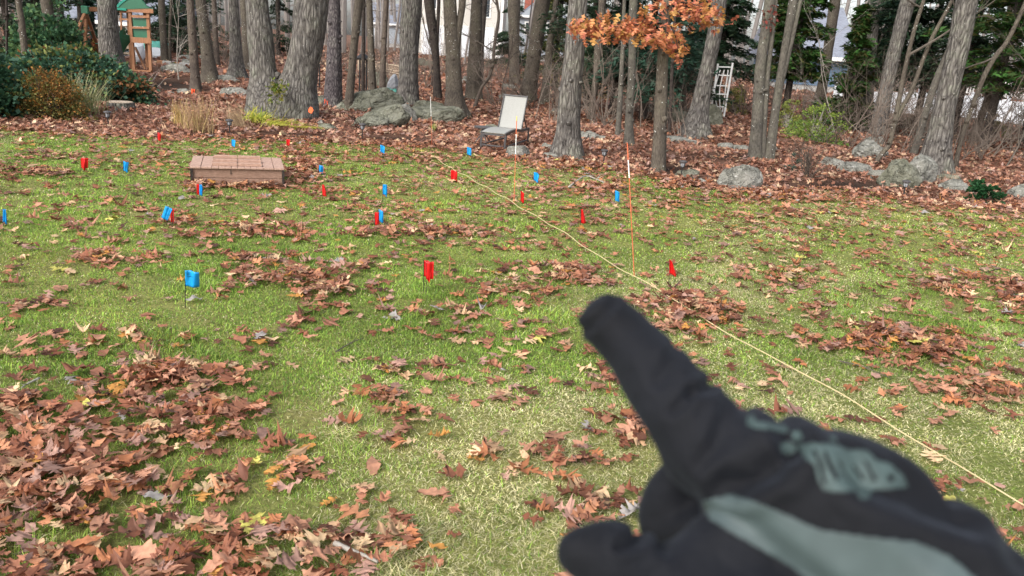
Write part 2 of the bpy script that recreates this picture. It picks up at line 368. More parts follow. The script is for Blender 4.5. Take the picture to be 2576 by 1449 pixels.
c = cl*lawn[:, None]+cw*(1-lawn[:, None]); c = c*(1-mw[:, None])+cm*mw[:, None]
def ground_mat():
    m, t, out = new_mat('earth_and_thatch'); a = N(t, 'ShaderNodeAttribute', attribute_name='Col'); co = coords(t)
    n = N(t, 'ShaderNodeTexNoise', i_Scale=38.0, i_Detail=5, i_Roughness=.75); t.links.new(co, n.inputs['Vector'])
    mr = N(t, 'ShaderNodeMapRange'); mr.inputs[1].default_value = .3; mr.inputs[2].default_value = .7; mr.inputs[3].default_value = .45; mr.inputs[4].default_value = 1.55
    t.links.new(n.outputs['Fac'], mr.inputs[0]); mx = N(t, 'ShaderNodeVectorMath', operation='SCALE')
    t.links.new(a.outputs['Color'], mx.inputs[0]); t.links.new(mr.outputs[0], mx.inputs['Scale'])
    b = N(t, 'ShaderNodeBsdfPrincipled', i_Roughness=.95); b.inputs['Specular IOR Level'].default_value = .1
    t.links.new(mx.outputs[0], b.inputs['Base Color'])
    bp = N(t, 'ShaderNodeBump', i_Strength=1.0, i_Distance=.03); t.links.new(n.outputs['Fac'], bp.inputs['Height']); t.links.new(bp.outputs[0], b.inputs['Normal'])
    t.links.new(b.outputs[0], out.inputs[0]); return m
tag(build('ground', (V, Fc), ground_mat(), col=c, smooth=True), kind='structure')
exec_after = []

# ------------------------------------------------------------------ trees
def trunk_mesh(P, R, n=26, flare=0.0, seed=0, rough=.035, z0=None):
    """Tapered trunk through points P with radii R, root flare and uneven outline."""
    Q = spline(P, 10); Rr = spline(np.stack([R, R, R], 1), 10)[:, 0]
    L = np.concatenate([[0], np.cumsum(np.linalg.norm(np.diff(Q, axis=0), axis=1))])
    k = max(int(L[-1]/.13), 12); s = np.unique(np.concatenate([np.linspace(0, min(1.0, L[-1]*.3), 16), np.linspace(0, L[-1], k)]))
    Q = np.stack([np.interp(s, L, Q[:, i]) for i in range(3)], 1); Rr = np.interp(s, L, Rr)
    V, Fc = tube(Q, Rr, n)
    ang = np.tile(np.arange(n)*2*pi/n, len(Q)); hh = np.repeat(s, n); cen = np.repeat(Q, n, axis=0); rr = np.repeat(Rr, n)
    ph = seed*1.7; lob = .5+.5*np.cos(ang*5+ph+1.3*np.sin(ang+ph))
    k1 = 1+flare*np.exp(-hh/(rr*1.6+.05))*(.55+.9*lob)
    nz = fbm(np.stack([np.cos(ang)*2+seed*3.1, np.sin(ang)*2, hh*1.2], 1), 1.6, 5, 3)-.5
    n2 = vnoise(np.stack([np.cos(ang)*7+seed, np.sin(ang)*7, hh*2.2], 1), 1.0, 9)-.5
    k2 = 1+nz*rough*4+n2*rough*1.6
    V = cen+(V-cen)*(k1*k2)[:, None]
    return V, Fc
def branch_set(start, d, length, r, depth=2, n=5, seed=0, spread=.7, out=None, droop=0.0, kink=.16):
    rs = np.random.default_rng(seed); out = [] if out is None else out
    d = np.array(d, float); d /= np.linalg.norm(d); p = np.array(start, float); pts = [p]; dirs = []
    k = 6
    for i in range(k):
        d = d+rs.normal(0, kink, 3)+np.array([0, 0, -droop]); d /= np.linalg.norm(d); p = p+d*length/k; pts.append(p); dirs.append(d.copy())
    out.append(tube(spline(pts, 2), np.linspace(r, r*.25, 2*k+1), 6 if depth > 1 else 4, cap=False))
    if depth > 0:
        for j in range(n):
            i = rs.integers(1, k+1); q = pts[i]; dd = dirs[min(i, k-1)]+rs.normal(0, spread, 3)
            branch_set(q, dd, length*rs.uniform(.35, .6), r*(.25+.5*(1-i/k)), depth-1, n, int(rs.integers(1e9)), spread, out, droop, kink)
    return out
TREES = []
def tree(pts, mat, label, Y=None, flare=.45, height=11.0, name='bare_tree', group='bare trees of the wood', stems=None, limbs=5, low=None, rough=.035, cat='tree', seed=None):
    """pts: (u, v, width) from the base upwards, all in the picture's 2576 wide frame"""
    seed = len(TREES)+1 if seed is None else seed
    def world(pts, Y, base=None):
        W = []; R = []
        if Y is None:
            g = at(pts[0][0], pts[0][1]); r0 = pts[0][2]*m_px(g)/2; Y = g[1]+r0*.8
        for (u, v, wd) in pts:
            p = on(u, v, Y); W.append(p); R.append(wd*m_px(p)/2)
        W = np.array(W); R = np.array(R)
        gz = float(H(W[0][0], W[0][1]))
        if W[0][2] > gz:                                  # carry the trunk down to the ground
            d = (W[0]-W[1])/np.linalg.norm(W[0]-W[1]); k = (W[0][2]-gz+.1)/max(-d[2], .2); W = np.concatenate([[W[0]+d*k], W]); R = np.concatenate([[R[0]], R])
        else: W[0][2] = gz-.08
        return W, R, Y
    W, R, Y = world(pts, Y)
    base = W[0].copy(); base[2] = float(H(base[0], base[1]))
    def extend(W, R):
        a, b = W[max(len(W)-2, 0)], W[-1]; d = (b-a)/np.linalg.norm(b-a); top = [b]; rr = [R[-1]]
        hleft = height-(b[2]-base[2])
        if hleft > 1:
            for k in range(4):
                d = d*.75+np.array([rng.normal(0, .05), rng.normal(0, .05), 1])*.25; d /= np.linalg.norm(d)
                top.append(top[-1]+d*hleft/4); rr.append(R[-1]*(1-.2*(k+1)))
        return np.concatenate([W, top[1:]]) if len(top) > 1 else W, np.concatenate([R, rr[1:]]) if len(rr) > 1 else R
    root = empty(name, base, label, cat, group)
    W2, R2 = extend(W, R)
    meshes = [trunk_mesh(W2, R2, 26 if R[0] > .12 else 14, flare, seed, rough)]
    tops = [(W2, R2)]
    for s in (stems or []):
        Ws = []; Rs = []
        for (u, v, wd) in s: p = on(u, v, Y); Ws.append(p); Rs.append(wd*m_px(p)/2)
        Ws = np.array(Ws); Rs = np.array(Rs)
        if Ws[0][2] < base[2]+.3: Ws[0][2] = base[2]-.08
        a, b = extend(Ws, Rs) if s[-1][1] < 180 else (Ws, Rs); meshes.append(trunk_mesh(a, b, 22 if Rs[0] > .12 else 12, flare*.4 if Ws[0][2] < base[2]+.3 else 0, seed+3, rough)); tops.append((a, b)) if s[-1][1] < 180 else None
    rk = np.random.default_rng(seed*13+1)
    for (a, b) in tops[:1]:
        for k in range(6 if b[0] > .08 else 3):           # knots and short dead stubs
            t_ = rk.uniform(.04, .36)*(len(a)-1); i_ = int(t_); q = a[i_]*(1-t_+i_)+a[min(i_+1, len(a)-1)]*(t_-i_); rr = b[i_]*(1-t_+i_)+b[min(i_+1, len(b)-1)]*(t_-i_)
            th = rk.uniform(pi, 2*pi); d = np.array([cos(th), sin(th), rk.uniform(-.1, .5)]); kr = rk.uniform(.012, .03)*(1+rr*2); ln = rr+rk.uniform(.01, .07)
            meshes.append(tube([q+d*rr*.5, q+d*rr*.93, q+d*ln], [kr*2.0, kr*1.5, kr*.7], 8))
    build('trunk', join(meshes), M[mat], root, smooth=True)
    out = []; rs = np.random.default_rng(seed*31+5)
    for (a, b) in tops:
        hmin = max(base[2]+3.2, 3.2)
        for k in range(limbs):
            f = rs.uniform(.0, 1.0); zt = hmin+(a[-1][2]-hmin)*(.15+.85*f)
            i = int(np.argmin(np.abs(a[:, 2]-zt))); th = rs.uniform(0, 2*pi)
            branch_set(a[i], (cos(th), sin(th), .6), rs.uniform(1.6, 3.4), b[i]*.4, 2, 4, int(rs.integers(1e9)), .6, out)
        branch_set(a[-1], (0, 0, 1), 1.5, b[-1], 2, 4, int(rs.integers(1e9)), .6, out)
    for (u, v, du, dv, ln, r) in (low or []):             # visible low dead branches
        p = on(u, v, Y); q = on(u+du, v+dv, Y); d = (q-p); d[1] -= .25*np.linalg.norm(d)
        branch_set(p, d, ln, r, 2, 4, int(rs.integers(1e9)), .45, out, 0.0, .12)
    if out: build('crown', join(out), M['twig'], root)
    TREES.append((root, W2, R2, Y))
    return root, W2, R2, Y

tree([(17, 110, 6), (17, 45, 6), (16, 0, 6)], 'dark', 'thin dark trunk at the far left edge behind the broad green shrub', Y=21, height=8)
tree([(58, 90, 16), (53, 44, 15), (46, 0, 14)], 'smooth', 'grey trunk leaning left behind the top of the broad green shrub', Y=20, height=9)
tree([(131, 130, 30), (128, 86, 28), (122, 40, 27), (116, 0, 27)], 'smooth', 'stout brown-grey trunk rising out of the green shrub', Y=21.5, height=10)
tree([(208, 150, 17), (204, 96, 15), (200, 0, 13)], 'red', 'straight trunk behind the left leg of the swing frame', Y=31, height=10)
tree([(291, 196, 66), (282, 150, 52), (275, 104, 49), (271, 50, 46), (268, 0, 44)], 'oak', 'thick furrowed trunk in front of the wooden play tower', flare=.35)
tree([(416, 156, 18), (410, 80, 17), (406, 0, 16)], 'smooth', 'slim grey trunk right of the play tower, beside a thinner one', flare=.3, low=[(411, 60, 60, 6, 1.6, .02), (409, 100, 60, -20, 1.8, .02)])
tree([(428, 156, 7), (427, 80, 7), (431, 0, 6)], 'smooth', 'very thin pale stem touching the slim trunk right of the play tower', flare=.2, low=[(427, 40, 50, -30, 1.2, .015), (427, 95, 50, 12, 1.5, .015)])
tree([(493, 231, 27), (490, 180, 22), (483, 80, 20), (478, 0, 18)], 'red', 'slender grey-brown trunk with an orange flag at its foot', flare=.35)
tree([(529, 208, 38), (521, 130, 29), (512, 60, 27), (504, 0, 25)], 'smooth', 'medium trunk leaning left, first one right of the slender brown-grey trunk')
tree([(547, 166, 13), (541, 60, 12), (538, 0, 12)], 'red', 'distant thin trunk behind the medium left-leaning trunk')
tree([(597, 198, 42), (595, 150, 31), (590, 60, 27), (588, 0, 24)], 'oak', 'dark furrowed trunk left of the great forked oak', flare=.5)
tree([(623, 183, 26), (619, 80, 22), (614, 0, 20)], 'smooth', 'trunk half hidden between the dark furrowed trunk and the forked oak')
OAK = tree([(690, 300, 132), (680, 262, 114), (671, 230, 92), (664, 182, 65), (652, 60, 60), (646, 0, 56)], 'oak', 'huge forked oak with two furrowed trunks joined at the ground', flare=.24, height=12,
     stems=[[(706, 306, 118), (706, 262, 92), (706, 234, 70), (706, 220, 36)], [(738, 308, 118), (742, 262, 114), (747, 228, 100), (757, 182, 80), (773, 100, 80), (786, 0, 82)]], rough=.05, name='forked_oak', group=None)
tree([(838, 270, 46), (839, 220, 42), (841, 100, 34), (841, 0, 29)], 'pine', 'straight dark purple-grey pine trunk right of the forked oak', flare=.2, name='pine_tree')
tree([(877, 277, 25), (883, 200, 20), (889, 130, 19), (903, 0, 22)], 'smooth', 'slender knotted grey trunk leaning right above the mossy slab', flare=.25, low=[(895, 50, 30, -40, 1.0, .015)])
tree([(913, 236, 10), (914, 100, 9), (915, 0, 9)], 'dark', 'very thin trunk just right of the knotted grey trunk', flare=.2)
tree([(937, 242, 21), (934, 150, 18), (929, 0, 15)], 'smooth', 'slim straight trunk before the left end of the picket fence', flare=.3)
tree([(961, 245, 18), (965, 130, 14), (972, 0, 12)], 'red', 'slim reddish trunk beside the tarp-covered bundle', flare=.3)
tree([(1024, 263, 54), (1027, 220, 46), (1030, 100, 48), (1036, 0, 51)], 'oak', 'broad fused double trunk at the right end of the picket fence', flare=.35, rough=.05)
tree([(1102, 250, 24), (1098, 170, 18), (1092, 100, 22), (1079, 0, 26)], 'dark', 'dark trunk leaning left in front of the white garage door', flare=.1,
     stems=[[(1097, 250, 12), (1099, 130, 9), (1104, 0, 9)]], low=[(1092, 130, -34, -60, 1.6, .03)])
tree([(1144, 301, 60), (1142, 240, 42), (1139, 130, 37), (1131, 0, 33)], 'smooth', 'stout smooth grey trunk forking upward right of the mossy slabs', flare=.5,
     stems=[[(1147, 120, 20), (1156, 60, 17), (1164, 0, 17)]])
tree([(1191, 252, 40), (1193, 180, 34), (1197, 90, 31), (1200, 0, 28)], 'smooth', 'straight trunk before the white house, left of the crooked dark sapling', flare=.35)
tree([(1209, 214, 15), (1212, 110, 13), (1219, 0, 14)], 'dark', 'dark thin trunk behind the straight trunk before the white house')
tree([(1192, 271, 10), (1210, 224, 8), (1232, 190, 8), (1240, 160, 8), (1243, 120, 8), (1251, 70, 8), (1255, 34, 7), (1250, 5, 7)], 'red', 'crooked dark red-brown sapling curving in front of the white house', flare=.2, height=6, limbs=2,
     low=[(1242, 130, -50, -40, 1.5, .022), (1255, 20, -25, -20, .8, .02), (1240, 160, -30, -15, .8, .015)], name='crooked_sapling')
tree([(1294, 213, 28), (1294, 150, 25), (1293, 60, 28), (1293, 0, 31)], 'smooth', 'trunk standing right of the white corner board of the house', flare=.2)
tree([(1326, 256, 46), (1336, 190, 37), (1348, 110, 36), (1366, 0, 38)], 'smooth', 'right-leaning double trunk directly behind the lounge chair', flare=.15)
tree([(1370, 261, 27), (1374, 210, 20), (1381, 130, 18), (1391, 60, 15), (1400, 0, 14)], 'smooth', 'slim bent trunk beside the clay pot behind the chair', flare=.3)
tree([(1424, 401, 84), (1429, 330, 60), (1433, 250, 56), (1441, 182, 53), (1448, 90, 50), (1455, 0, 47)], 'oak', 'big furrowed oak standing right of the lounge chair', flare=.3, height=12, name='oak_tree')
tree([(1484, 304, 16), (1491, 250, 15), (1498, 205, 16), (1504, 130, 20), (1516, 0, 18)], 'smooth', 'kinked slim trunk just right of the big furrowed oak', flare=.3)
tree([(1554, 347, 16), (1558, 280, 14), (1563, 190, 12), (1568, 90, 10), (1571, 0, 9)], 'pale', 'thin pale straight trunk, one of a close pair', flare=.2, height=9)
tree([(1584, 366, 26), (1583, 290, 20), (1589, 190, 19), (1591, 100, 20), (1594, 0, 21)], 'pale', 'olive-grey trunk with a dark scar in its bark, right of the thin pale trunk', flare=.3)
RED_OAK = tree([(1656, 431, 38), (1659, 350, 33), (1662, 270, 32), (1667, 150, 28), (1674, 60, 26), (1680, 0, 25)], 'smooth', 'young oak at the lawn edge still holding orange leaves', flare=.15, height=8, name='young_oak')
tree([(1684, 340, 10), (1688, 240, 9), (1693, 120, 8)], 'dark', 'thin dark stem behind the orange-leaved young oak', height=5, limbs=2)
tree([(1623, 277, 14), (1626, 220, 12), (1631, 150, 11)], 'red', 'short brownish trunk deep among the dark evergreens', height=7)
tree([(1748, 346, 66), (1758, 285, 46), (1770, 220, 39), (1782, 160, 36), (1802, 60, 36), (1810, 0, 37)], 'oak', 'thick trunk leaning right beside the white trellis', flare=.45)
MULTI = tree([(1899, 402, 34), (1905, 300, 28), (1913, 167, 26), (1926, 80, 26), (1937, 0, 27)], 'pale', 'cluster of four smooth grey stems sharing one foot', flare=.25, name='clump_tree',
     stems=[[(1918, 400, 18), (1928, 222, 13), (1941, 100, 12), (1951, 0, 12)], [(1932, 403, 24), (1946, 305, 20), (1967, 167, 19), (1982, 80, 20), (1996, 0, 23)], [(1942, 396, 16), (1960, 240, 14), (1985, 130, 13), (2013, 0, 13)]], height=9, limbs=3)
tree([(2055, 290, 30), (2066, 230, 25), (2077, 170, 23), (2091, 70, 26), (2101, 0, 27)], 'smooth', 'smooth trunk leaning right in front of the slate-blue house', flare=.1, height=10)
tree([(2173, 336, 44), (2176, 290, 36), (2182, 208, 33), (2192, 90, 31), (2200, 0, 30)], 'oak', 'left trunk of the close furrowed pair on the right', flare=.15)
tree([(2207, 341, 44), (2220, 270, 36), (2244, 156, 33), (2266, 70, 34), (2285, 0, 36)], 'oak', 'right-leaning trunk of the close furrowed pair on the right', flare=.15)
tree([(2196, 413, 10), (2220, 385, 12), (2236, 365, 12), (2248, 320, 12), (2262, 250, 12), (2275, 182, 11), (2296, 90, 10), (2318, 18, 9), (2324, 0, 9)], 'smooth', 'crooked forked sapling curving up from behind the flat pale rock', flare=.1, height=6, limbs=2, name='crooked_sapling',
     stems=[[(2250, 310, 11), (2270, 270, 11), (2290, 234, 11), (2308, 190, 10), (2322, 150, 10), (2345, 95, 10), (2361, 65, 10), (2380, 30, 9), (2395, 0, 8)]], low=[(2282, 140, 70, -40, 1.8, .03), (2318, 20, -30, -20, .6, .02)])
tree([(2296, 390, 20), (2318, 320, 18), (2335, 262, 17), (2354, 205, 17), (2384, 132, 14), (2420, 60, 12), (2450, 0, 11)], 'pale', 'lichen-spotted leaning trunk crossing behind the biggest right-hand trunk', flare=.1, height=7, limbs=2)
tree([(2346, 437, 78), (2362, 350, 58), (2374, 280, 50), (2392, 200, 50), (2415, 100, 51), (2433, 0, 51)], 'oak', 'biggest trunk on the right, behind the large rounded boulder', flare=.3, height=12, name='oak_tree')
tree([(2402, 426, 13), (2418, 350, 11), (2438, 290, 11), (2452, 250, 11), (2478, 187, 12), (2505, 140, 12), (2530, 110, 11), (2556, 60, 10), (2574, 20, 10)], 'smooth', 'thin curving stem right of the biggest trunk', flare=.2, height=5, limbs=2, low=[(2500, 145, -90, 10, 1.3, .02)])
tree([(2452, 361, 26), (2463, 310, 19), (2478, 268, 17), (2507, 182, 16), (2530, 70, 14), (2546, 0, 13)], 'red', 'reddish-brown trunk near the right edge before the white fence', flare=.15,
     stems=[[(2462, 340, 9), (2482, 325, 9), (2492, 290, 8), (2500, 250, 6)]], low=[(2490, 240, 60, -30, 1.4, .02)])

# orange leaves still held by the young oak
def oak_half(lod):
    if lod == 0: return np.array([(0, .007), (.06, .015), (.11, .08), (.17, .21), (.19, .13), (.22, .055), (.27, .055), (.34, .22), (.45, .40), (.44, .27), (.52, .29), (.48, .11), (.53, .07), (.62, .19), (.75, .32), (.72, .19), (.81, .19), (.76, .07), (.81, .07), (.93, .15), (.91, .06), (1.0, 0)])
    if lod == 3: return np.array([(0, .008), (.08, .03), (.14, .13), (.22, .30), (.27, .20), (.33, .19), (.33, .07), (.40, .055), (.50, .24), (.68, .45), (.62, .27), (.74, .29), (.66, .12), (.69, .07), (.80, .15), (.90, .22), (.88, .12), (.93, .10), (1.0, 0)])
    if lod == 4: return np.array([(0, .006), (.10, .05), (.18, .14), (.26, .20), (.34, .18), (.42, .25), (.50, .21), (.58, .26), (.66, .19), (.74, .20), (.82, .12), (.90, .10), (1.0, 0)])
    if lod == 1: return np.array([(0, .01), (.12, .19), (.24, .10), (.40, .36), (.49, .12), (.70, .31), (.76, .11), (.91, .14), (1.0, 0)])
    return np.array([(0, .05), (.33, .26), (.68, .22), (1.0, 0)])
def leaf_batch(P, yaw, pitch, roll, size, lod, curl=1.0, width=1.0, rs=None):
    """oak leaves at P. Returns (V, quads, verts per leaf)"""
    rs = rs or rng; h = oak_half(lod); k = len(h); n = len(P)
    mid = np.stack([h[:, 0], np.zeros(k)], 1)
    if lod in (0, 3, 4): mid[:, 0] = np.clip(np.linspace(0, 1, k), 0, 1)*.55+h[:, 0]*.45
    T = np.concatenate([mid, h, h*[1, -1]])                # midrib, left, right
    q = []
    for i in range(k-1): q.append([i, i+1, k+i+1, k+i]); q.append([i+1, i, 2*k+i, 2*k+i+1])
    q = np.array(q); x = np.repeat(T[None, :, 0]-.5, n, 0); wv = T[None, :, 1]*width*rs.uniform(.75, 1.2, (n, 1))*(1+rs.normal(0, .17, (n, len(T)))); x = x+rs.normal(0, .012, (n, len(T)))*(np.abs(T[None, :, 1]) > .01)
    hv = rs.choice([.35, .8, 1.6], (n, 1), p=[.55, .33, .12])*curl; a = rs.normal(.2, .6, (n, 1))*hv; b = rs.normal(.1, .45, (n, 1))*hv; c = rs.normal(0, .6, (n, 1))*hv; d = rs.normal(0, .05, (n, 1))*curl
    asym = rs.normal(0, .4, (n, 1))*curl
    z = a*wv**2*1.4+b*x**2+c*x*wv+asym*wv*np.abs(wv)+d*np.sin(x*9+rs.uniform(0, 6, (n, 1)))*(.3+4*np.abs(wv))+rs.normal(0, .022, (n, len(T)))*curl
    X = x*size[:, None]; Yv = (wv+rs.normal(0, .10, (n, 1))*x*x*2)*size[:, None]; Z = z*size[:, None]
    cr, sr = np.cos(roll)[:, None], np.sin(roll)[:, None]; Y1 = Yv*cr-Z*sr; Z1 = Yv*sr+Z*cr
    cp, sp = np.cos(pitch)[:, None], np.sin(pitch)[:, None]; X2 = X*cp+Z1*sp; Z2 = -X*sp+Z1*cp
    cy, sy = np.cos(yaw)[:, None], np.sin(yaw)[:, None]; X3 = X2*cy-Y1*sy; Y3 = X2*sy+Y1*cy
    V = np.stack([X3+P[:, 0:1], Y3+P[:, 1:2], Z2+P[:, 2:3]], -1)
    m = T.shape[0]; Q = (q[None]+(np.arange(n)*m)[:, None, None]).reshape(-1, 4)
    return V.reshape(-1, 3), Q, m
OAKC = np.array([(.52, .185, .085), (.60, .235, .115), (.54, .24, .09), (.52, .165, .10), (.50, .27, .08)])
def held_leaves():
    root, W, R, Y = RED_OAK
    lines = [[(1672, 60), (1640, 60), (1590, 62), (1530, 58), (1470, 62), (1444, 76)], [(1670, 70), (1640, 88), (1600, 84), (1555, 76), (1500, 80), (1446, 70)], [(1676, 20), (1700, 6), (1740, 10), (1790, 24), (1838, 44)],
             [(1673, 40), (1690, 70), (1700, 95), (1704, 122), (1700, 134)], [(1678, 0), (1660, 20), (1640, 30), (1632, 52)], [(1700, 10), (1750, 30), (1790, 50), (1800, 70)], [(1690, 30), (1720, 36), (1760, 24), (1800, 14)],
             [(1672, 84), (1660, 96), (1644, 92)], [(1680, 84), (1712, 82), (1720, 100)], [(1604, 84), (1596, 78), (1560, 66), (1520, 74), (1480, 60)]]
    tb = []; P = []
    for li, l in enumerate(lines):
        Yo = Y-.25-.12*(li % 4); pts = [on(u, v, Y if i == 0 else Yo+.05*i) for i, (u, v) in enumerate(l)]
        c = spline(pts, 8); tb.append(tube(c, np.linspace(.014, .004, len(c)), 5))
        L = np.linalg.norm(c[-1]-c[0]); k = int(L*85) if li in (0, 1, 9) else int(L*60)
        for j in range(k):
            t = rng.uniform(.12, 1)**.8; p = c[int(t*(len(c)-1))]; P.append(p+rng.normal(0, [.07, .14, .07]))
    build('leafy_branch', join(tb), M['dark'], root)
    P = np.array(P); n = len(P)
    V, Q, m = leaf_batch(P-[0, 0, .03], rng.uniform(0, 2*pi, n), rng.uniform(.15, 1.2, n), rng.normal(0, .5, n), rng.uniform(.11, .17, n), 3, .9)
    c = OAKC[rng.integers(0, 5, n)]*rng.uniform(.75, 1.15, (n, 1))
    build('leaves', (V, Q), M['leafdead'], root, col=np.repeat(c, m, 0))
held_leaves()
# dry leaf tufts on the clump tree, sprout in the fork of the oak, paint marks
def tuft(root, name, u, v, Y, n, sp, cols, size=.06, curl=.6):
    P = on(u, v, Y)+rng.normal(0, 1, (n, 3))*np.array(sp)
    V, Q, m = leaf_batch(P, rng.uniform(0, 2*pi, n), rng.uniform(-.8, 1.2, n), rng.normal(0, .6, n), rng.uniform(.6, 1.3, n)*size, 1, curl)
    c = np.array(cols)[rng.integers(0, len(cols), n)]*rng.uniform(.7, 1.2, (n, 1))
    return build(name, (V, Q), M['foliage'], root, col=np.repeat(c, m, 0))
tuft(OAK[0], 'green_sprout', 700, 226, OAK[3]-.75, 120, (.1, .09, .12), [(.16, .20, .03), (.22, .20, .04), (.10, .16, .03)], .09)
tuft(MULTI[0], 'dry_leaf_tuft', 1936, 40, MULTI[3]-.2, 40, (.09, .08, .12), [(.25, .06, .05), (.18, .08, .06)], .09)
def blob_on(root, u, v, w_, h_, Y, name='paint_mark', mat='paint_mark', seed=0):
    n = 22; P = []; c0 = on(u, v, Y); s = m_px(c0); rs = np.random.default_rng(seed)
    for j in range(n):
        a = j*2*pi/n; r = .7+.3*rs.random(); P.append(on(u+cos(a)*w_*.5*r, v+sin(a)*h_*.5*r, Y))
    V = np.array([c0]+P); B = V+np.array([0, .012, 0]); m_ = n+1
    Fc = [[0, 1+j, 1+(j+1) % n] for j in range(n)]+[[m_, m_+1+(j+1) % n, m_+1+j] for j in range(n)]+[[1+j, m_+1+j, m_+1+(j+1) % n, 1+(j+1) % n] for j in range(n)]
    return build(name, (np.concatenate([V, B]), Fc), M[mat], root)

# saplings and bare bushes one can tell apart
def sapling(u, v, hgt, r, label, mat='twig', n=5, seed=1, name='bare_sapling', lean=(0, 0, 1), spread=.5, stems=1, depth=3, group='bare saplings'):
    g = at(u, v); root = empty(name, g, label, 'sapling', group); out = []
    for s in range(stems):
        d = np.array(lean, float)+(np.random.default_rng(seed+s).normal(0, .3, 3) if stems > 1 else 0)
        branch_set(g-[0, 0, .03], d, hgt, r, depth, n, seed*7+s, spread, out, 0.0, .09)
    build('stem', join(out), M[mat], root, smooth=True)
sapling(1262, 240, 2.6, .02, 'thin bare sapling right of the crooked dark sapling', 'dark', seed=3)
sapling(905, 330, .45, .006, 'small bare twiggy bush beside the lamp left of the mossy slabs', 'dark', 5, 5, 'bare_bush', stems=5, depth=2, group='small bare bushes')
sapling(1440, 312, .9, .008, 'knee-high bare twiggy bush between the furrowed oak and the kinked trunk', 'dark', 5, 8, 'bare_bush', stems=4, depth=2, group='small bare bushes')
sapling(2032, 452, .62, .008, 'reddish bare bush among stones right of the stem cluster', 'red', 5, 9, 'bare_bush', stems=14, depth=2, group='small bare bushes')
sapling(1548, 300, 2.4, .016, 'bare sapling between the kinked trunk and the thin pale trunk', 'twig', seed=21)
sapling(1640, 300, 2.2, .016, 'bare sapling left of the orange-leaved oak trunk among evergreens', 'twig', seed=22)
sapling(2100, 335, 2.9, .018, 'pale bare sapling rising from the yellow-green bush', 'twigpale', seed=24, lean=(-.3, 0, 1))
sapling(2530, 420, 3.2, .022, 'bare sapling by the right edge behind the holly bush', 'twig', seed=25, lean=(.3, 0, 1))
sapling(1010, 200, 3.5, .02, 'bare sapling beside the picket fence behind the double trunk', 'twig', seed=27)
sapling(450, 200, 3.0, .02, 'pale bare sapling with spreading twigs right of the play tower', 'twigpale', seed=29)

# ------------------------------------------------------------------ evergreens and bushes
def needle_tree(Xc, Yc, hgt, rad, label, cols, seed, nb=90, per=70, leaf=.085, z0=.3, name='evergreen_tree', group='dark evergreens behind the wood', droop=.25, trunk_r=.12, wide=.3):
    rs = np.random.default_rng(seed); g = np.array([Xc, Yc, float(H(Xc, Yc))]); root = empty(name, g, label, 'evergreen tree', group)
    build('trunk', trunk_mesh(np.array([g-[0, 0, .1], g+[0, 0, hgt*.5], g+[0, 0, hgt]]), np.array([trunk_r, trunk_r*.7, .02]), 10, .2, seed), M['dark'], root, smooth=True)
    C = []; D = []; tb = []
    for i in range(nb):
        z = z0+(hgt-z0)*rs.random()**1.25; L = rad*(1-((z-z0)/(hgt-z0))**1.3*.85)*rs.uniform(.6, 1.1); th = rs.uniform(0, 2*pi)
        t = np.sort(rs.random(per))**.7
        az = th+rs.normal(0, wide*.35, per)
        q = np.stack([g[0]+np.cos(az)*L*t, g[1]+np.sin(az)*L*t, g[2]+z-droop*L*t**2+.1*t], 1)+rs.normal(0, [.07, .07, .05], (per, 3))
        C.append(q); D.append(np.stack([np.cos(az+rs.normal(0, .8, per)), np.sin(az+rs.normal(0, .8, per)), rs.normal(-.15, .3, per)], 1))
        e = np.array([g[0]+cos(th)*L, g[1]+sin(th)*L, g[2]+z-droop*L+.1]); s_ = g+[0, 0, z]
        if i % 3 == 0: tb.append(tube([s_, (s_+e)/2+[0, 0, droop*L*.25], e], [.018, .012, .004], 4))
    C = np.concatenate(C); D = np.concatenate(D); D /= np.linalg.norm(D, axis=1)[:, None]; n = len(C)
    S = np.cross(D, rs.normal(0, 1, (n, 3))+[0, 0, 2]); S /= np.linalg.norm(S, axis=1)[:, None]
    sz = leaf*rs.uniform(.6, 1.4, (n, 1)); a = C-D*sz; b = C+S*sz*wide; c_ = C+D*sz; d_ = C-S*sz*wide
    V = np.stack([a, b, c_, d_], 1).reshape(-1, 3); Q = np.arange(4*n).reshape(-1, 4)
    cl = np.array(cols)[rs.integers(0, len(cols), n)]*(.55+.9*fbm(C, 1.4, seed)[:, None])*rs.uniform(.7, 1.3, (n, 1))
    build('crown', (V, Q), M['foliage'], root, col=np.repeat(cl, 4, 0)); build('boughs', join(tb), M['dark'], root)
DG = [(.022, .050, .026), (.03, .062, .032), (.045, .07, .034)]
BG = [(.022, .055, .034), (.034, .08, .052), (.05, .09, .06)]
AV = [(.025, .075, .014), (.04, .10, .02), (.03, .055, .014), (.07, .07, .02)]
OL = [(.07, .09, .03), (.10, .10, .03), (.05, .07, .03)]
def ng(u, Y): return float(on(u, 100, Y)[0])
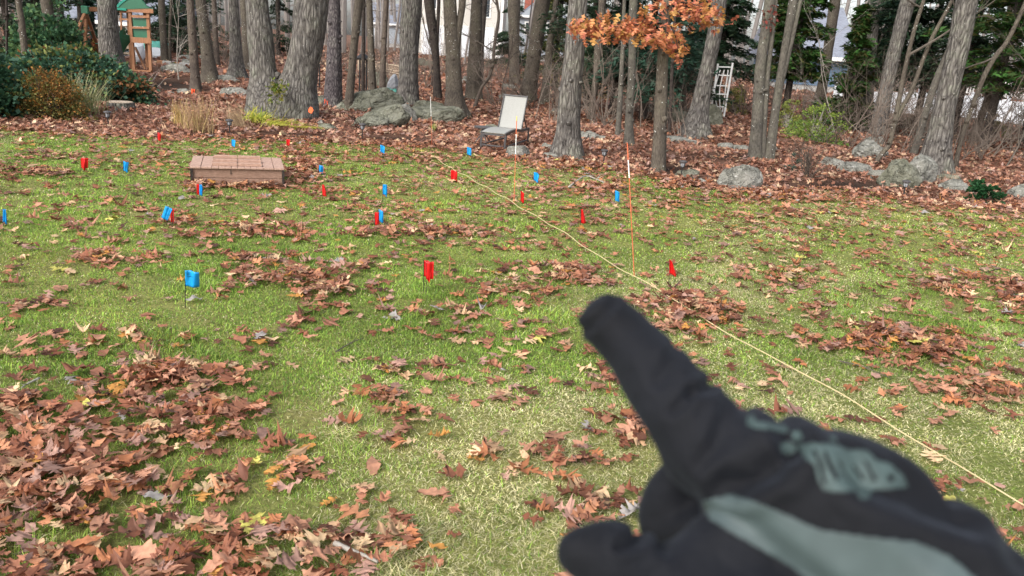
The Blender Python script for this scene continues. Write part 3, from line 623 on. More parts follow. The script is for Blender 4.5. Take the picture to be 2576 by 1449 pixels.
for (u, Y, h_, r_, lab, cl, nb) in [
    (20, 27, 7, 2.2, 'dark evergreen at the far left edge beyond the shrub', DG, 80), (95, 30, 8, 2.0, 'dark evergreen between the left-edge one and the stout brown-grey trunk', DG, 70),
    (160, 33, 6, 1.8, 'loose evergreen in front of the dark-roofed house left of the swing frame', BG, 40),
    (235, 35, 7, 1.6, 'blue-green evergreen behind the swing beam', BG, 60), (440, 40, 8, 2.6, 'green evergreen right of the play tower behind bare twigs', DG, 110), (480, 46, 8, 2.6, 'evergreen far behind the slender brown-grey trunk', DG, 80),
    (700, 44, 9, 2.0, 'evergreen seen in the fork between the two great oak trunks', DG, 60),
    (1405, 33, 6, 1.5, 'olive evergreen left of the big furrowed oak', OL, 60), (1286, 48, 5, 1.4, 'dark evergreen against the corner of the white house', DG, 60),
    (1490, 26, 6.5, 2.2, 'dark evergreen right of the big furrowed oak', DG, 100), (1560, 24, 6, 2.0, 'dark evergreen behind the close pair of pale trunks', DG, 110),
    (1640, 23, 6.5, 2.2, 'dark evergreen behind the orange-leaved oak', BG, 120), (1735, 27, 6, 1.7, 'dark evergreen whose boughs hang over the thick leaning trunk', DG, 110),
    (1820, 31, 6, 1.7, 'bushy evergreen right above the white trellis', DG, 90), (2005, 27, 7, 1.25, 'bright green arborvitae behind the stem cluster', AV, 130), (1975, 36, 7, 1.3, 'arborvitae further back, left of the slate-blue house', AV, 80),
    (2160, 25, 3.6, 1.0, 'low evergreen right of the slate-blue house wall', AV, 80), (2245, 30, 8, 1.5, 'tall dark evergreen over the slate-blue roof, right side', BG, 110),
    (2265, 26, 7, 2.0, 'black-green evergreen behind the close furrowed pair', DG, 110), (2350, 27, 7, 2.2, 'black-green evergreen behind the forked crooked sapling', DG, 120),
    (2450, 25, 7, 2.0, 'dark evergreen behind the biggest right-hand trunk', DG, 110), (2540, 22, 7, 2.2, 'olive-green evergreen at the right edge', AV, 110), (2640, 24, 7, 2.4, 'dark evergreen just past the right edge', DG, 90)]:
    z0 = 1.6 if u > 2200 else (.9 if 1400 < u < 1800 else (1.35 if u in (2005, 1975, 1820) else .3))
    needle_tree(ng(u, Y), Y, h_, r_, lab, cl, int(u)+3, int(nb*1.05), 115, .10 if Y < 30 else .13, z0, droop=.12 if cl is AV else .28, wide=.34 if cl is AV else .26)

def leafy_bush(u, v, wd, hgt, dp, label, cols, n, leaf, seed, name='shrub', cat='shrub', stems=10, stem_mat='twig', shell=.5, group=None, asp=.45):
    """crown of many small leaves on stems; wd, hgt, dp in metres"""
    rs = np.random.default_rng(seed); g = at(u, v); g = g+[0, dp*.5, 0]; g[2] = float(H(g[0], g[1])); root = empty(name, g, label, cat, group)
    k = max(n//45, 6); cc = rs.normal(0, 1, (k, 3)); cc /= np.linalg.norm(cc, axis=1)[:, None]; cc[:, 2] = np.abs(cc[:, 2])
    cc *= (shell+(1-shell)*rs.random((k, 1))); cc = cc*[wd/2, dp/2, hgt]*.93; lump = .75+.5*fbm(cc, 1.3/max(wd, .3)*2, seed)[:, None]; cc = cc*lump+g
    idx = rs.integers(0, k, n); C = cc[idx]+rs.normal(0, 1, (n, 3))*np.array([wd, dp, hgt])*.045; C[:, 2] = np.maximum(C[:, 2], g[2]+.03)
    D = (C-g-[0, 0, hgt*.3]); D /= np.linalg.norm(D, axis=1)[:, None]; D = D+rs.normal(0, .7, (n, 3)); D /= np.linalg.norm(D, axis=1)[:, None]
    S = np.cross(D, rs.normal(0, 1, (n, 3))); S /= np.linalg.norm(S, axis=1)[:, None]; U = np.cross(S, D)
    sz = leaf*rs.uniform(.6, 1.3, (n, 1)); a = C-D*sz*.2; b = C+D*sz*.4+S*sz*asp+U*sz*.08; c_ = C+D*sz; d_ = C+D*sz*.4-S*sz*asp+U*sz*.08
    V = np.stack([a, b, c_, d_], 1).reshape(-1, 3); Q = np.arange(4*n).reshape(-1, 4)
    base = np.array(cols)[(fbm(cc, .9, seed+9)*1.6*len(cols)).astype(int) % len(cols)][idx]; oth = np.array(cols)[rs.integers(0, len(cols), n)]
    cl = np.where(rs.random((n, 1)) < .6, base, oth)*rs.uniform(.6, 1.35, (n, 1))
    build('foliage', (V, Q), M['foliage'], root, col=np.repeat(cl, 4, 0))
    tb = [tube(spline([g+rs.normal(0, .05, 3)*[wd, dp, 0], (g+cc[j])/2+rs.normal(0, .04, 3), cc[j]], 3), np.linspace(.010, .003, 7), 4) for j in rs.integers(0, k, stems)]
    build('stems', join(tb), M[stem_mat], root)
RH = [(.04, .10, .045), (.055, .13, .065), (.09, .16, .06), (.15, .17, .05), (.05, .11, .07), (.03, .08, .04)]
leafy_bush(110, 262, 3.6, 1.1, 2.2, 'broad glossy green shrub mound filling the left edge', RH+[(.22, .10, .04)], 15000, .075, 41, 'evergreen_shrub', stems=40, shell=.72)
leafy_bush(-230, 300, 2.4, 1.5, 2.0, 'taller dark green shrub at the left edge behind the orange-brown shrub', RH, 8000, .075, 42, 'evergreen_shrub', stems=30, shell=.7)
leafy_bush(70, 205, 2.8, 2.0, 1.8, 'tall loose shrub with upright glossy branches behind the green mound', RH[:3], 5500, .09, 43, 'evergreen_shrub', stems=50, shell=.6)
leafy_bush(262, 240, 1.3, .62, 1.2, 'lower right lobe of glossy green shrub beside the tree stump', RH, 4500, .065, 44, 'evergreen_shrub', shell=.7)
leafy_bush(80, 306, 1.6, .95, 1.0, 'small-leaved orange-brown shrub in front of the green mound', [(.28, .12, .03), (.20, .10, .03), (.12, .11, .03), (.10, .12, .035), (.33, .17, .04)], 8000, .032, 45, 'deciduous_shrub', stems=60, shell=.45)
leafy_bush(232, 150, 1.3, 1.0, 1.0, 'yellow and red tinted bush at the foot of the swing frame', [(.30, .24, .05), (.12, .15, .04), (.30, .10, .04)], 1500, .06, 46, stems=20)
leafy_bush(2065, 365, 1.9, 1.0, 1.3, 'sparse yellow-green bush between the stem cluster and the furrowed pair', [(.20, .28, .05), (.28, .32, .07), (.14, .22, .05)], 3200, .045, 47, stems=90, stem_mat='twigpale', shell=.3)
leafy_bush(1990, 330, 1.2, .9, 1.0, 'pale yellow-green bush behind the foot of the stem cluster', [(.28, .30, .07), (.20, .24, .06)], 1100, .05, 48, stems=40, stem_mat='twigpale', shell=.3)
leafy_bush(2493, 516, .62, .36, .5, 'small dark holly bush at the lawn edge on the right', [(.015, .06, .02), (.03, .09, .03), (.02, .05, .02)], 1500, .045, 49, stems=16, shell=.5)
leafy_bush(2000, 432, .3, .36, .3, 'tiny blue-green conifer seedling beside the reddish bare bush', [(.08, .14, .10), (.06, .11, .08)], 420, .05, 50, 'conifer_seedling', stems=12, asp=.12)
leafy_bush(1395, 215, 1.1, 1.6, 1.0, 'yellow-green bush behind the slim bent trunk', [(.16, .20, .04), (.26, .22, .06)], 1600, .06, 51, stems=30, shell=.3)
leafy_bush(1500, 250, 1.6, 1.55, 1.0, 'layered yellow-olive shrub right of the big furrowed oak', [(.20, .19, .05), (.15, .17, .05), (.28, .20, .07)], 1500, .06, 52, stems=40, shell=.35)
leafy_bush(1850, 290, 1.3, 1.4, 1.0, 'yellow-green leafy bush right of the white trellis', [(.18, .22, .05), (.28, .26, .08)], 1500, .06, 53, stems=30, shell=.35)
leafy_bush(2330, 335, 3.0, .7, 1.2, 'low brambly bush before the white fence', [(.20, .16, .07), (.12, .15, .05), (.3, .26, .14)], 1500, .05, 54, stems=120, stem_mat='dark', shell=.2)
leafy_bush(2520, 350, 1.6, .8, 1.2, 'low green-tinged brambly bush near the right edge', [(.12, .17, .05), (.25, .24, .08)], 1300, .05, 55, stems=70, stem_mat='dark', shell=.2)
leafy_bush(430, 172, .35, .25, .3, 'tiny yellow-green plant beside the stone edging', [(.25, .28, .05)], 150, .05, 56, stems=8)

def blade_clump(u, v, n, hgt, spread, label, cols, seed, wd=.006, lean=(0, 0), arch=.6, name='ornamental_grass', cat='plant', flop=0.0):
    rs = np.random.default_rng(seed); g = at(u, v); root = empty(name, g, label, cat); V = []; Q = []; C = []
    for i in range(n):
        a = rs.uniform(0, 2*pi); b = g+[rs.normal(0, spread*.25), rs.normal(0, spread*.2), -.01]; b[2] = float(H(b[0], b[1]))-.01; L = hgt*rs.uniform(.55, 1.1); out = rs.uniform(.1, 1)*arch
        d = np.array([cos(a)*out+lean[0], sin(a)*out+lean[1], 1]); d /= np.linalg.norm(d); p = b.copy(); pts = [p.copy()]
        for k in range(6): d = d+np.array([cos(a)*.12, sin(a)*.12, -.10-flop])*arch; d /= np.linalg.norm(d); p = p+d*L/6; p[2] = max(p[2], float(H(p[0], p[1]))+(.075 if name == 'daylily' else .012)); pts.append(p.copy())
        pts = np.array(pts); s = np.array([-sin(a), cos(a), 0])*wd/2*rs.uniform(.6, 1.3); n0 = len(V); ww = np.array([1, 1, 1, .9, .7, .5, .1])
        for k in range(7): V += [pts[k]-s*ww[k], pts[k]+s*ww[k]]
        Q += [[n0+2*k, n0+2*k+1, n0+2*k+3, n0+2*k+2] for k in range(6)]
        C += [np.array(cols[rs.integers(0, len(cols))])*rs.uniform(.7, 1.2)]*14
    build('blades', (np.array(V), np.array(Q)), M['foliage'], root, col=np.array(C)); return root
blade_clump(186, 288, 420, .85, .9, 'pale dry ornamental grass in front of the green shrub', [(.42, .38, .22), (.30, .30, .15), (.22, .26, .10)], 61, .010)
blade_clump(492, 332, 230, .62, .55, 'tan dry stalk clump left of the forked oak', [(.50, .33, .20), (.42, .28, .16), (.55, .42, .18)], 62, .007, arch=.35, name='dry_perennial')
blade_clump(450, 318, 80, .5, .25, 'yellowish thin stalk clump beside the larger tan clump', [(.55, .40, .14), (.45, .32, .14)], 63, .006, arch=.25, name='dry_perennial')
blade_clump(604, 322, 160, .5, .4, 'smaller tan dry stalk clump at the foot of the forked oak', [(.52, .38, .24), (.42, .30, .18)], 64, .007, lean=(-.35, 0), arch=.35, name='dry_perennial')
blade_clump(640, 306, 170, .5, .5, 'yellow-green limp leaf clump left of the forked oak base', [(.42, .45, .06), (.30, .38, .05), (.55, .50, .09)], 65, .016, lean=(.5, -.2), arch=1.1, name='daylily', flop=.12)
blade_clump(690, 318, 190, .55, .6, 'flattened yellow daylily leaves spilling before the forked oak', [(.50, .48, .07), (.34, .40, .05), (.62, .55, .12)], 66, .016, lean=(1.2, -.3), arch=.9, name='daylily', flop=.2)
blade_clump(755, 328, 90, .5, .4, 'last streak of yellow flattened leaves toward the grey stone', [(.58, .52, .08), (.45, .45, .07)], 67, .014, lean=(1.6, -.3), arch=.8, name='daylily', flop=.25)
blade_clump(1089, 330, 24, .22, .08, 'small bright green sprout below the far marker stake', [(.35, .42, .10)], 68, .012, name='green_sprout')
blade_clump(2385, 470, 40, .3, .4, 'thin pale stalks among leaves right of the large boulder', [(.5, .38, .26)], 69, .005, arch=.2, name='dry_perennial')

# ------------------------------------------------------------------ rocks
def rock_mesh(g, sx, sy, sz, seed, yaw=0.0, flat=.6, sub=5):
    rs = np.random.default_rng(seed); bm = bmesh.new(); bmesh.ops.create_icosphere(bm, subdivisions=sub, radius=1.0)
    V = np.array([v.co[:] for v in bm.verts]); Fc = [[v.index for v in f.verts] for f in bm.faces]; bm.free()
    for k in range(9):                                    # cut facets
        n = rs.normal(0, 1, 3); n[2] = abs(n[2])*flat*.9+(.05 if k else 2.5); n /= np.linalg.norm(n); d = rs.uniform(.62, .86) if k else .66; q = V @ n-d; V = V-np.where(q > 0, q, 0)[:, None]*n*.93
    V = V*(1+.20*(fbm(V, 1.6, seed, 4)-.5)[:, None]*2); rd = np.abs(fbm(V, 3.2, seed+3, 3)-.5)[:, None]; V = V*(1-.45*np.exp(-(rd/.018)**2)*.12)+(fbm(V, 7, seed+3, 2)-.5)[:, None]*.10
    V = V*[sx, sy, sz]; c, s = cos(yaw), sin(yaw); V = V @ np.array([[c, s, 0], [-s, c, 0], [0, 0, 1]]); return V+g, Fc
def rock(u, v, wd, ht, label, seed, mat='rock', yaw=0.0, deep=.75, sink=.28, name='rock', group='rocks along the edge of the wood', cat='rock', tilt=0):
    g = at(u, v); s = m_px(g); sx = wd*s/2; sy = sx*deep; hh = max(ht*s*1.05, .06); sz = hh/(2-2*sink)
    c = np.array([g[0], g[1]+sy*.7, 0]); c[2] = float(H(c[0], c[1]))+sz*(1-2*sink)
    V, Fc = rock_mesh(np.zeros(3), sx*1.25, sy*1.1, sz*1.3, seed, yaw)
    if tilt: a = tilt; V = V @ np.array([[cos(a), 0, -sin(a)], [0, 1, 0], [sin(a), 0, cos(a)]]).T
    o = build(name, (V, Fc), M[mat]); o.location = tuple(c); return tag(o, label, cat, group)
rock(918, 278, 176, 42, 'largest mossy green slab, behind the knotted grey trunk', 1, 'moss', .2, .7, .3, 'boulder', 'mossy outcrop slabs', tilt=.28)
rock(955, 314, 122, 37, 'tilted olive-grey slab in the middle of the outcrop', 2, 'moss', .0, .7, .3, 'boulder', 'mossy outcrop slabs', tilt=.35)
rock(925, 321, 80, 28, 'low rounded slab nearest the lawn in the outcrop', 3, 'moss', .1, .8, .3, 'boulder', 'mossy outcrop slabs', tilt=.15)
rock(1006, 306, 68, 38, 'pale broken stone between two mossy slabs', 4, 'rock', .4, .6, .3, 'boulder', 'mossy outcrop slabs', tilt=.3)
rock(1062, 306, 172, 34, 'long low mossy slab reaching the stout smooth trunk', 5, 'moss', .1, .5, .3, 'boulder', 'mossy outcrop slabs', tilt=.12)
rock(1083, 286, 80, 24, 'rounded grey-green stone behind the long low slab', 6, 'moss', .1, .6, .3, 'boulder', 'mossy outcrop slabs')
rock(818, 331, 50, 19, 'low grey-green stone right of the forked oak base', 7, 'moss')
rock(806, 311, 18, 7, 'small reddish stone above the low grey-green stone', 8)
rock(803, 264, 24, 22, 'grey stone between the forked oak and the pine', 9, 'moss')
rock(946, 218, 50, 34, 'grey boulder below the picket fence', 10, 'moss')
rock(1866, 477, 100, 54, 'pale green-grey boulder alone at the lawn edge', 11, 'rock', .3, .6, .22, 'boulder')
rock(1850, 480, 44, 10, 'flat pale stone in front of the lone boulder', 12)
rock(2268, 471, 96, 58, 'large rounded grey boulder before the biggest trunk, left lump', 113, 'moss', .2, .7, .2, 'boulder')
rock(2322, 464, 84, 66, 'right lump of the large boulder group before the biggest trunk', 14, 'rock', .6, .7, .2, 'boulder')
rock(2190, 396, 84, 32, 'flat pale lichen-covered rock right of the furrowed pair', 15, 'rock', .1, .8)
rock(2204, 366, 46, 20, 'grey stone behind the flat lichen-covered rock', 16)
rock(2098, 421, 62, 20, 'first long stone of the row left of the large boulder', 17)
rock(2160, 438, 76, 24, 'second stone of the row left of the large boulder', 18)
rock(2210, 450, 48, 20, 'third stone of the row, touching the large boulder', 19)
rock(2402, 482, 62, 28, 'whitish stone between the large boulder and the holly bush', 20)
rock(2436, 490, 62, 18, 'flat white stone partly under the holly bush', 21)
rock(2572, 500, 52, 34, 'pale stone at the right edge of the view', 22)
rock(2395, 455, 66, 14, 'flat olive stone just right of the biggest trunk', 23, 'moss')
rock(1792, 320, 46, 48, 'tall grey-green boulder at the foot of the trellis', 24, 'moss', .1, .7, .2, 'boulder')
rock(1708, 309, 66, 30, 'dark grey boulder left of the thick leaning trunk', 25, 'moss')
rock(1702, 358, 62, 12, 'flat stone before the thick leaning trunk', 26)
rock(1745, 362, 40, 8, 'low stone right before the thick leaning trunk', 27)
rock(1822, 377, 38, 17, 'left stone of the three left of the stem cluster', 28)
rock(1850, 378, 24, 13, 'middle stone of the three left of the stem cluster', 29)
rock(1872, 382, 34, 17, 'right stone of the three left of the stem cluster', 30)
rock(1298, 396, 62, 27, 'pointed grey stone in front of the lounge chair', 31, 'rock', .2, .6)
rock(1378, 378, 30, 14, 'small stone right of the lounge chair', 32)
rock(1388, 399, 48, 13, 'low pale stone at the foot of the big furrowed oak', 33)
rock(1235, 343, 56, 24, 'grey stone behind the side table', 34, 'moss')
rock(1728, 448, 54, 19, 'flat stone beside the lamp at the young oak', 35, 'moss')
rock(1765, 462, 28, 11, 'small stone right of the flat stone by the lamp', 36)
rock(1468, 352, 26, 18, 'first pale stone right of the big furrowed oak', 37)
rock(1490, 350, 36, 16, 'second pale stone right of the big furrowed oak', 38)
rock(1515, 352, 24, 10, 'third, smallest pale stone right of the big furrowed oak', 39)
rock(1640, 285, 30, 20, 'stone deep in the wood left of the young oak', 40)
rock(1590, 262, 28, 20, 'grey-green stone behind the olive-grey trunk', 41, 'moss')
rock(1264, 248, 18, 12, 'small pale stone right of the crooked dark sapling', 42)
rock(1280, 224, 30, 12, 'pale stone in the leafy slope behind the chair', 43)
rock(1325, 226, 26, 16, 'stone beside the right-leaning double trunk', 44)
rock(1168, 208, 14, 14, 'round pale stone on the bank left of the straight trunk', 45)
rock(1400, 286, 26, 12, 'brownish stone left of the big furrowed oak', 46)
rock(585, 240, 66, 18, 'long flat slab left of the forked oak', 47)
rock(562, 206, 60, 13, 'thin slab behind the long flat slab', 48)
rock(440, 182, 66, 16, 'flat ledge stone right of the play tower', 49, 'rock', 0, .5)
rock(470, 166, 40, 14, 'pale ledge stone near the slim trunks', 50)
rock(428, 238, 20, 7, 'tiny pale stone left of the orange flag', 51)
rock(458, 234, 24, 10, 'small pale stone beside the orange flag', 52)
rock(242, 262, 28, 9, 'light stone touching the tree stump', 53)
rock(1935, 378, 50, 10, 'low stone hidden behind the stem cluster foot', 54)
rock(1905, 352, 36, 9, 'flat grey stone left of the stem cluster in the leaves', 55, 'moss')
rock(1058, 165, 30, 16, 'dark stone of the wall under the garage', 56, 'moss')
rock(1084, 168, 34, 14, 'grey stone of the wall under the garage', 57, 'moss')
rock(460, 150, 44, 12, 'pale rock on the terrace beyond the slim trunks', 58)
rock(520, 150, 34, 12, 'pale rock on the terrace behind the left-leaning trunk', 59)

# ------------------------------------------------------------------ stump, log, sticks
def stump():
    g = at(291, 277); s = m_px(g); r = 33*s; root = empty('tree_stump', g+[0, r, 0], 'flat-cut grey tree stump beside the green shrub', 'tree stump')
    c = g+[0, r*.8, 0]; prof = [(r*1.15, -.05), (r*1.05, .03), (r*.98, .09), (r*.96, .135)]
    V, Fc = lathe(c, prof, 28); ang = np.arctan2(V[:, 1]-c[1], V[:, 0]-c[0]); k = 1+.06*np.sin(ang*5)+.04*np.sin(ang*11+1); V[:, :2] = c[:2]+(V[:, :2]-c[:2])*k[:, None]
    build('bark', (V, Fc), M['oak'], root)
    V, Fc = lathe(c+[0, 0, .136], [(r*.9, 0), (r*.88, .012)], 28); build('cut_face', (V, Fc), M['stump'], root)
stump()
def stick(pts, r, label, mat='twigpale', z=.02, name='stick', side=3, seed=1):
    P = np.array([at(u, v)+[0, 0, z] for u, v in pts]); out = [tube(spline(P, 5), np.linspace(r, r*.5, (len(P)-1)*5+1), 7)]
    rs = np.random.default_rng(seed)
    for k in range(side): i = rs.integers(0, len(P)); d = (P[-1]-P[0])+rs.normal(0, .5, 3)*np.linalg.norm(P[-1]-P[0]); d[2] = abs(d[2])*.2; branch_set(P[i], d, np.linalg.norm(P[-1]-P[0])*.3, r*.5, 1, 2, seed+k, .4, out)
    return tag(build(name, join(out), M[mat], smooth=True), label, 'stick')
stick([(842, 1384), (880, 1402), (915, 1416), (950, 1432)], .011, 'weathered pale stick at the bottom edge left of the hand', 'twigpale', .03, side=0)
stick([(345, 226), (368, 212), (380, 206)], .03, 'short broken branch lying before the play tower', 'twigpale', .05)
stick([(1060, 615), (1110, 603), (1170, 600)], .005, 'thin dark twig on the grass below the far twine', 'twig')
stick([(845, 893), (880, 872), (915, 858)], .004, 'thin twig on the grass left of centre', 'twig')
stick([(2480, 690), (2520, 681), (2580, 690)], .005, 'thin black twig on the lawn near the right edge', 'dark')
stick([(100, 960), (70, 975), (55, 985)], .006, 'small grey twig near the large leaf pile', 'twigpale')
stick([(2110, 915), (2170, 930), (2240, 960)], .004, 'thin curved twig on the lawn right of the twine', 'twig')
stick([(1960, 720), (2010, 690), (2030, 682)], .004, 'dry twig in leaves on the right of the lawn', 'twig')
stick([(1430, 478), (1470, 450), (1500, 458), (1525, 470)], .012, 'fallen branch with side twigs lying on the far lawn', 'twigpale', .04, 'fallen_branch', 7, 4)
stick([(1745, 490), (1768, 500), (1785, 528)], .005, 'thin grey twig left of the lone boulder', 'twig')
stick([(2100, 395), (2130, 372), (2150, 356)], .012, 'grey dead branch lying below the yellow-green bush', 'twig', .06)

# ------------------------------------------------------------------ path lamps
def lamp_build(root, g, s):
    build('stake', tube([g-[0, 0, .03], g+[0, 0, .17*s]], .009*s, 8), M['black'], root)
    build('lens', lathe(g, [(.022*s, .17*s), (.032*s, .20*s), (.036*s, .235*s)], 14), M['tarp'], root)
    cg = [lathe(g, [(.03*s, .165*s), (.03*s, .175*s)], 12)]+[tube([g+[cos(a)*.03*s, sin(a)*.03*s, .17*s], g+[cos(a)*.042*s, sin(a)*.042*s, .24*s]], .003*s, 4) for a in np.arange(6)*pi/3]
    build('cage', join(cg), M['black'], root)
    build('cap', lathe(g, [(.058*s, .236*s), (.062*s, .246*s), (.05*s, .26*s), (.02*s, .268*s)], 18), M['metal'], root)
for (u, v, lab) in [(273, 322, 'black path lamp standing in leaves below the tree stump'), (578, 342, 'black path lamp in dark mulch left of the yellow daylily leaves'), (911, 351, 'black path lamp before the mossy slabs'),
                    (1517, 418, 'black path lamp in mulch right of the big furrowed oak'), (1713, 449, 'black path lamp beside the flat stone at the young oak'), (2271, 500, 'black path lamp before the large grey boulder')]:
    g = at(u, v); lamp_build(empty('path_lamp', g, lab, 'path lamp', 'path lamps along the lawn edge'), g, 1.05)

# ------------------------------------------------------------------ flags and stakes
FLAGN = 0
def flag(u, vt, vg, w_, h_, color, label, side=1, tilt=0.0, sheets=2, shape='rect', fl='survey_flag', writing=False):
    """(u, vt) top of the wire, vg where it enters the ground, w_ x h_ the sheet, all in pixels"""
    global FLAGN; FLAGN += 1; rs = np.random.default_rng(100+FLAGN)
    g = at(u, vg); p = on(u, vt, g[1]); p = np.array([p[0], g[1], p[2]]); s = m_px(p)
    root = empty(fl, g, label, 'flag', 'small wire flags set out on the lawn'); x, up = np.array([1., 0, 0])*side, (p-g)/np.linalg.norm(p-g)
    Wd, Hd = w_*s, h_*s
    if tilt: c, q = cos(tilt), sin(tilt); x = np.array([c*side, 0, q]); upf = np.array([-q*side, 0, c])
    else: upf = up
    build('wire', tube([g-[0, 0, .03], g*.5+p*.5, p+[0, 0, .005]], .0024, 5), M['wire'], root)
    parts = []; nx_, nz_ = 12, 8
    for k in range(sheets):
        off = np.array([0, -.002+.004*k, 0]); V = []; ph = rs.uniform(0, 6); am = rs.uniform(.10, .25)*Wd; tw = rs.normal(0, .16); sc = rs.uniform(.82, 1.0, 2); sag = rs.uniform(-.05, .28)
        for thick in (0, .0012):
            for j in range(nz_+1):
                for i in range(nx_+1):
                    a, b = i/nx_, j/nz_; ww = Wd*(a if shape == 'rect' else a*(.35+.65*b))*(1-.16*k)*(1-.22*b*abs(tw)*4)*sc[0]*(1 if not writing else 1.1)
                    V.append(p+x*ww-upf*Hd*(b*(1-.03*k)+((sag+.05*k)*a**1.5)*(1 if h_ < 40 or color == 'red_flag' else .15))+off*(1+a)+np.array([0, am*sin(a*7+ph+b)*(.3+a)+tw*Wd*a*b+thick, 0])+x*tw*.3*Wd*b*a)
        m_ = (nx_+1)*(nz_+1); Fc = []
        for j in range(nz_):
            for i in range(nx_): q = j*(nx_+1)+i; Fc += [[q, q+1, q+nx_+2, q+nx_+1], [m_+q, m_+q+nx_+1, m_+q+nx_+2, m_+q+1]]
        ring = [i for i in range(nx_+1)]+[j*(nx_+1)+nx_ for j in range(1, nz_+1)]+[nz_*(nx_+1)+i for i in range(nx_-1, -1, -1)]+[j*(nx_+1) for j in range(nz_-1, 0, -1)]
        for a_, b_ in zip(ring, ring[1:]+ring[:1]): Fc.append([b_, a_, m_+a_, m_+b_])
        parts.append((np.array(V), Fc))
    pen = build('pennant', join(parts), M[color], root, smooth=True)
    if writing:                                            # marker-pen scrawl, reads 20 over a short word
        st = [[(.10, .06), (.16, .05), (.17, .10), (.12, .13)], [(.10, .17), (.15, .16), (.15, .21), (.11, .27), (.18, .27)], [(.20, .18), (.25, .17), (.27, .22), (.24, .28), (.20, .26), (.19, .21), (.21, .17)],
              [(.10, .37), (.15, .35), (.15, .39), (.20, .36), (.22, .40), (.26, .37), (.25, .45), (.30, .37), (.36, .38), (.46, .38)], [(.52, .34), (.52, .40)], [(.57, .34), (.57, .40)], [(.52, .37), (.57, .37)]]
        bv = BVHTree.FromPolygons([Vector(v) for v in np.concatenate([q[0] for q in parts])], join(parts)[1]); tb = []
        for l in st:
            pts = []
            for a, b in l:
                q = p+x*Wd*a-upf*Hd*b+np.array([0, -.25, 0]); h_it = bv.ray_cast(Vector(q), Vector((0, 1, 0)))
                pts.append(np.array(h_it[0])-[0, .0006, 0] if h_it[0] else q+[0, .24, 0])
            tb.append(tube(pts, .0009, 5))
        build('handwriting', join(tb), M['ink'], pen)
    return root
R_, B_ = 'red_flag', 'blue_flag'
flag(466, 680, 774, 34, 42, B_, 'large square blue flag with black handwriting, nearest on the left', writing=True, sheets=2)
flag(1066, 655, 738, 28, 42, R_, 'bunched red flag near the centre, nearest red one', sheets=4)
r2 = flag(1072, 658, 742, 20, 46, R_, 'narrower red flag overlapping the nearest central red flag', sheets=2)
flag(1684, 652, 716, 24, 38, R_, 'triangular-looking red flag right of the nearest orange stake', shape='tri', sheets=2)
flag(8, 526, 585, 10, 34, B_, 'narrow blue flag at the left edge of the lawn', sheets=2)
flag(434, 526, 578, 22, 34, B_, 'tilted blue flag left of centre, in front of a red one', side=-1, tilt=.45, sheets=2)
flag(430, 524, 572, 9, 36, R_, 'narrow red flag tucked behind the tilted blue flag')
flag(495, 463, 502, 8, 27, R_, 'red flag touching a blue one in front of the sandbox corner')
flag(502, 464, 503, 8, 27, B_, 'blue flag touching a red one in front of the sandbox corner')
flag(552, 413, 461, 9, 26, R_, 'small red flag standing right before the sandbox front')
flag(204, 397, 432, 18, 26, R_, 'red flag on the left of the lawn, left of the blue one')
flag(310, 405, 436, 15, 24, B_, 'blue flag on the left between the red flag and the sandbox')
flag(396, 332, 360, 9, 19, R_, 'farthest left red flag at the edge of the leaves')
flag(583, 351, 374, 11, 16, B_, 'small blue flag behind the sandbox')
flag(721, 350, 373, 10, 16, R_, 'small red flag behind the right end of the sandbox')
flag(802, 415, 442, 11, 22, B_, 'blue flag just right of the sandbox')
flag(811, 464, 503, 18, 28, R_, 'red flag right of and nearer than the sandbox', shape='tri')
flag(963, 464, 510, 13, 26, B_, 'blue flag left of the twine, above the red and blue pair')
flag(943, 534, 577, 13, 33, R_, 'red flag of the red and blue pair left of the twine')
flag(953, 527, 572, 12, 30, B_, 'blue flag of the red and blue pair left of the twine')
flag(957, 364, 392, 12, 19, B_, 'far blue flag before the outcrop and its path lamp')
flag(1175, 370, 398, 13, 19, B_, 'far blue flag left of the lounge chair')
flag(1134, 428, 458, 20, 24, R_, 'red flag standing against the far part of the twine')
flag(1343, 433, 463, 14, 21, B_, 'blue flag in front of the big furrowed oak')
flag(1310, 480, 512, 10, 27, R_, 'red flag just right of the middle orange stake')
flag(1461, 526, 572, 16, 36, R_, 'red flag right of the twine halfway down the lawn', shape='tri')
flag(1547, 479, 514, 12, 26, B_, 'blue flag beside the fallen branch, left of the nearest stake')
for (u, vt, vg, lab) in [(816, 249, 268, 'orange flag at the left foot of the pine'), (866, 249, 272, 'orange flag before the knotted grey trunk'), (481, 223, 238, 'orange flag at the foot of the slender brown-grey trunk')]:
    flag(u, vt, vg, 12, 12, 'orange_flag', lab, sheets=2, fl='marking_flag')
blob_on(OAK[0], 782, 277, 15, 18, OAK[3]-.80)

def stake(u0, v0, u1, v1, wd, bands, label):
    g = at(u0, v0); p = on(u1, v1, g[1]); root = empty('marker_stake', g, label, 'stake', 'orange marker stakes beside the twine'); r = .0038*wd; a = 0
    build('rod', tube([g-[0, 0, .03], g+(p-g)*bands[0][0]], r, 10), M['orange'], root)
    for (t0, t1, mt) in bands: build({'white': 'white_band', 'orange': 'orange_band', 'yellow': 'yellow_tip'}[mt], tube([g+(p-g)*t0, g+(p-g)*t1], r*1.35, 10), M[mt], root)
stake(1597, 697, 1578, 360, 1, [(.75, .88, 'white'), (.8801, 1, 'orange')], 'nearest orange marker stake with one white band, beside the twine')
stake(1293, 515, 1300, 292, 1, [(.58, .80, 'white'), (.8001, .95, 'orange'), (.9501, 1, 'yellow')], 'middle orange stake with a yellow tip standing before the chair')
stake(1087, 372, 1083, 243, .75, [(.62, 1, 'white')], 'farthest thin stake with a white upper half before the mossy slabs')
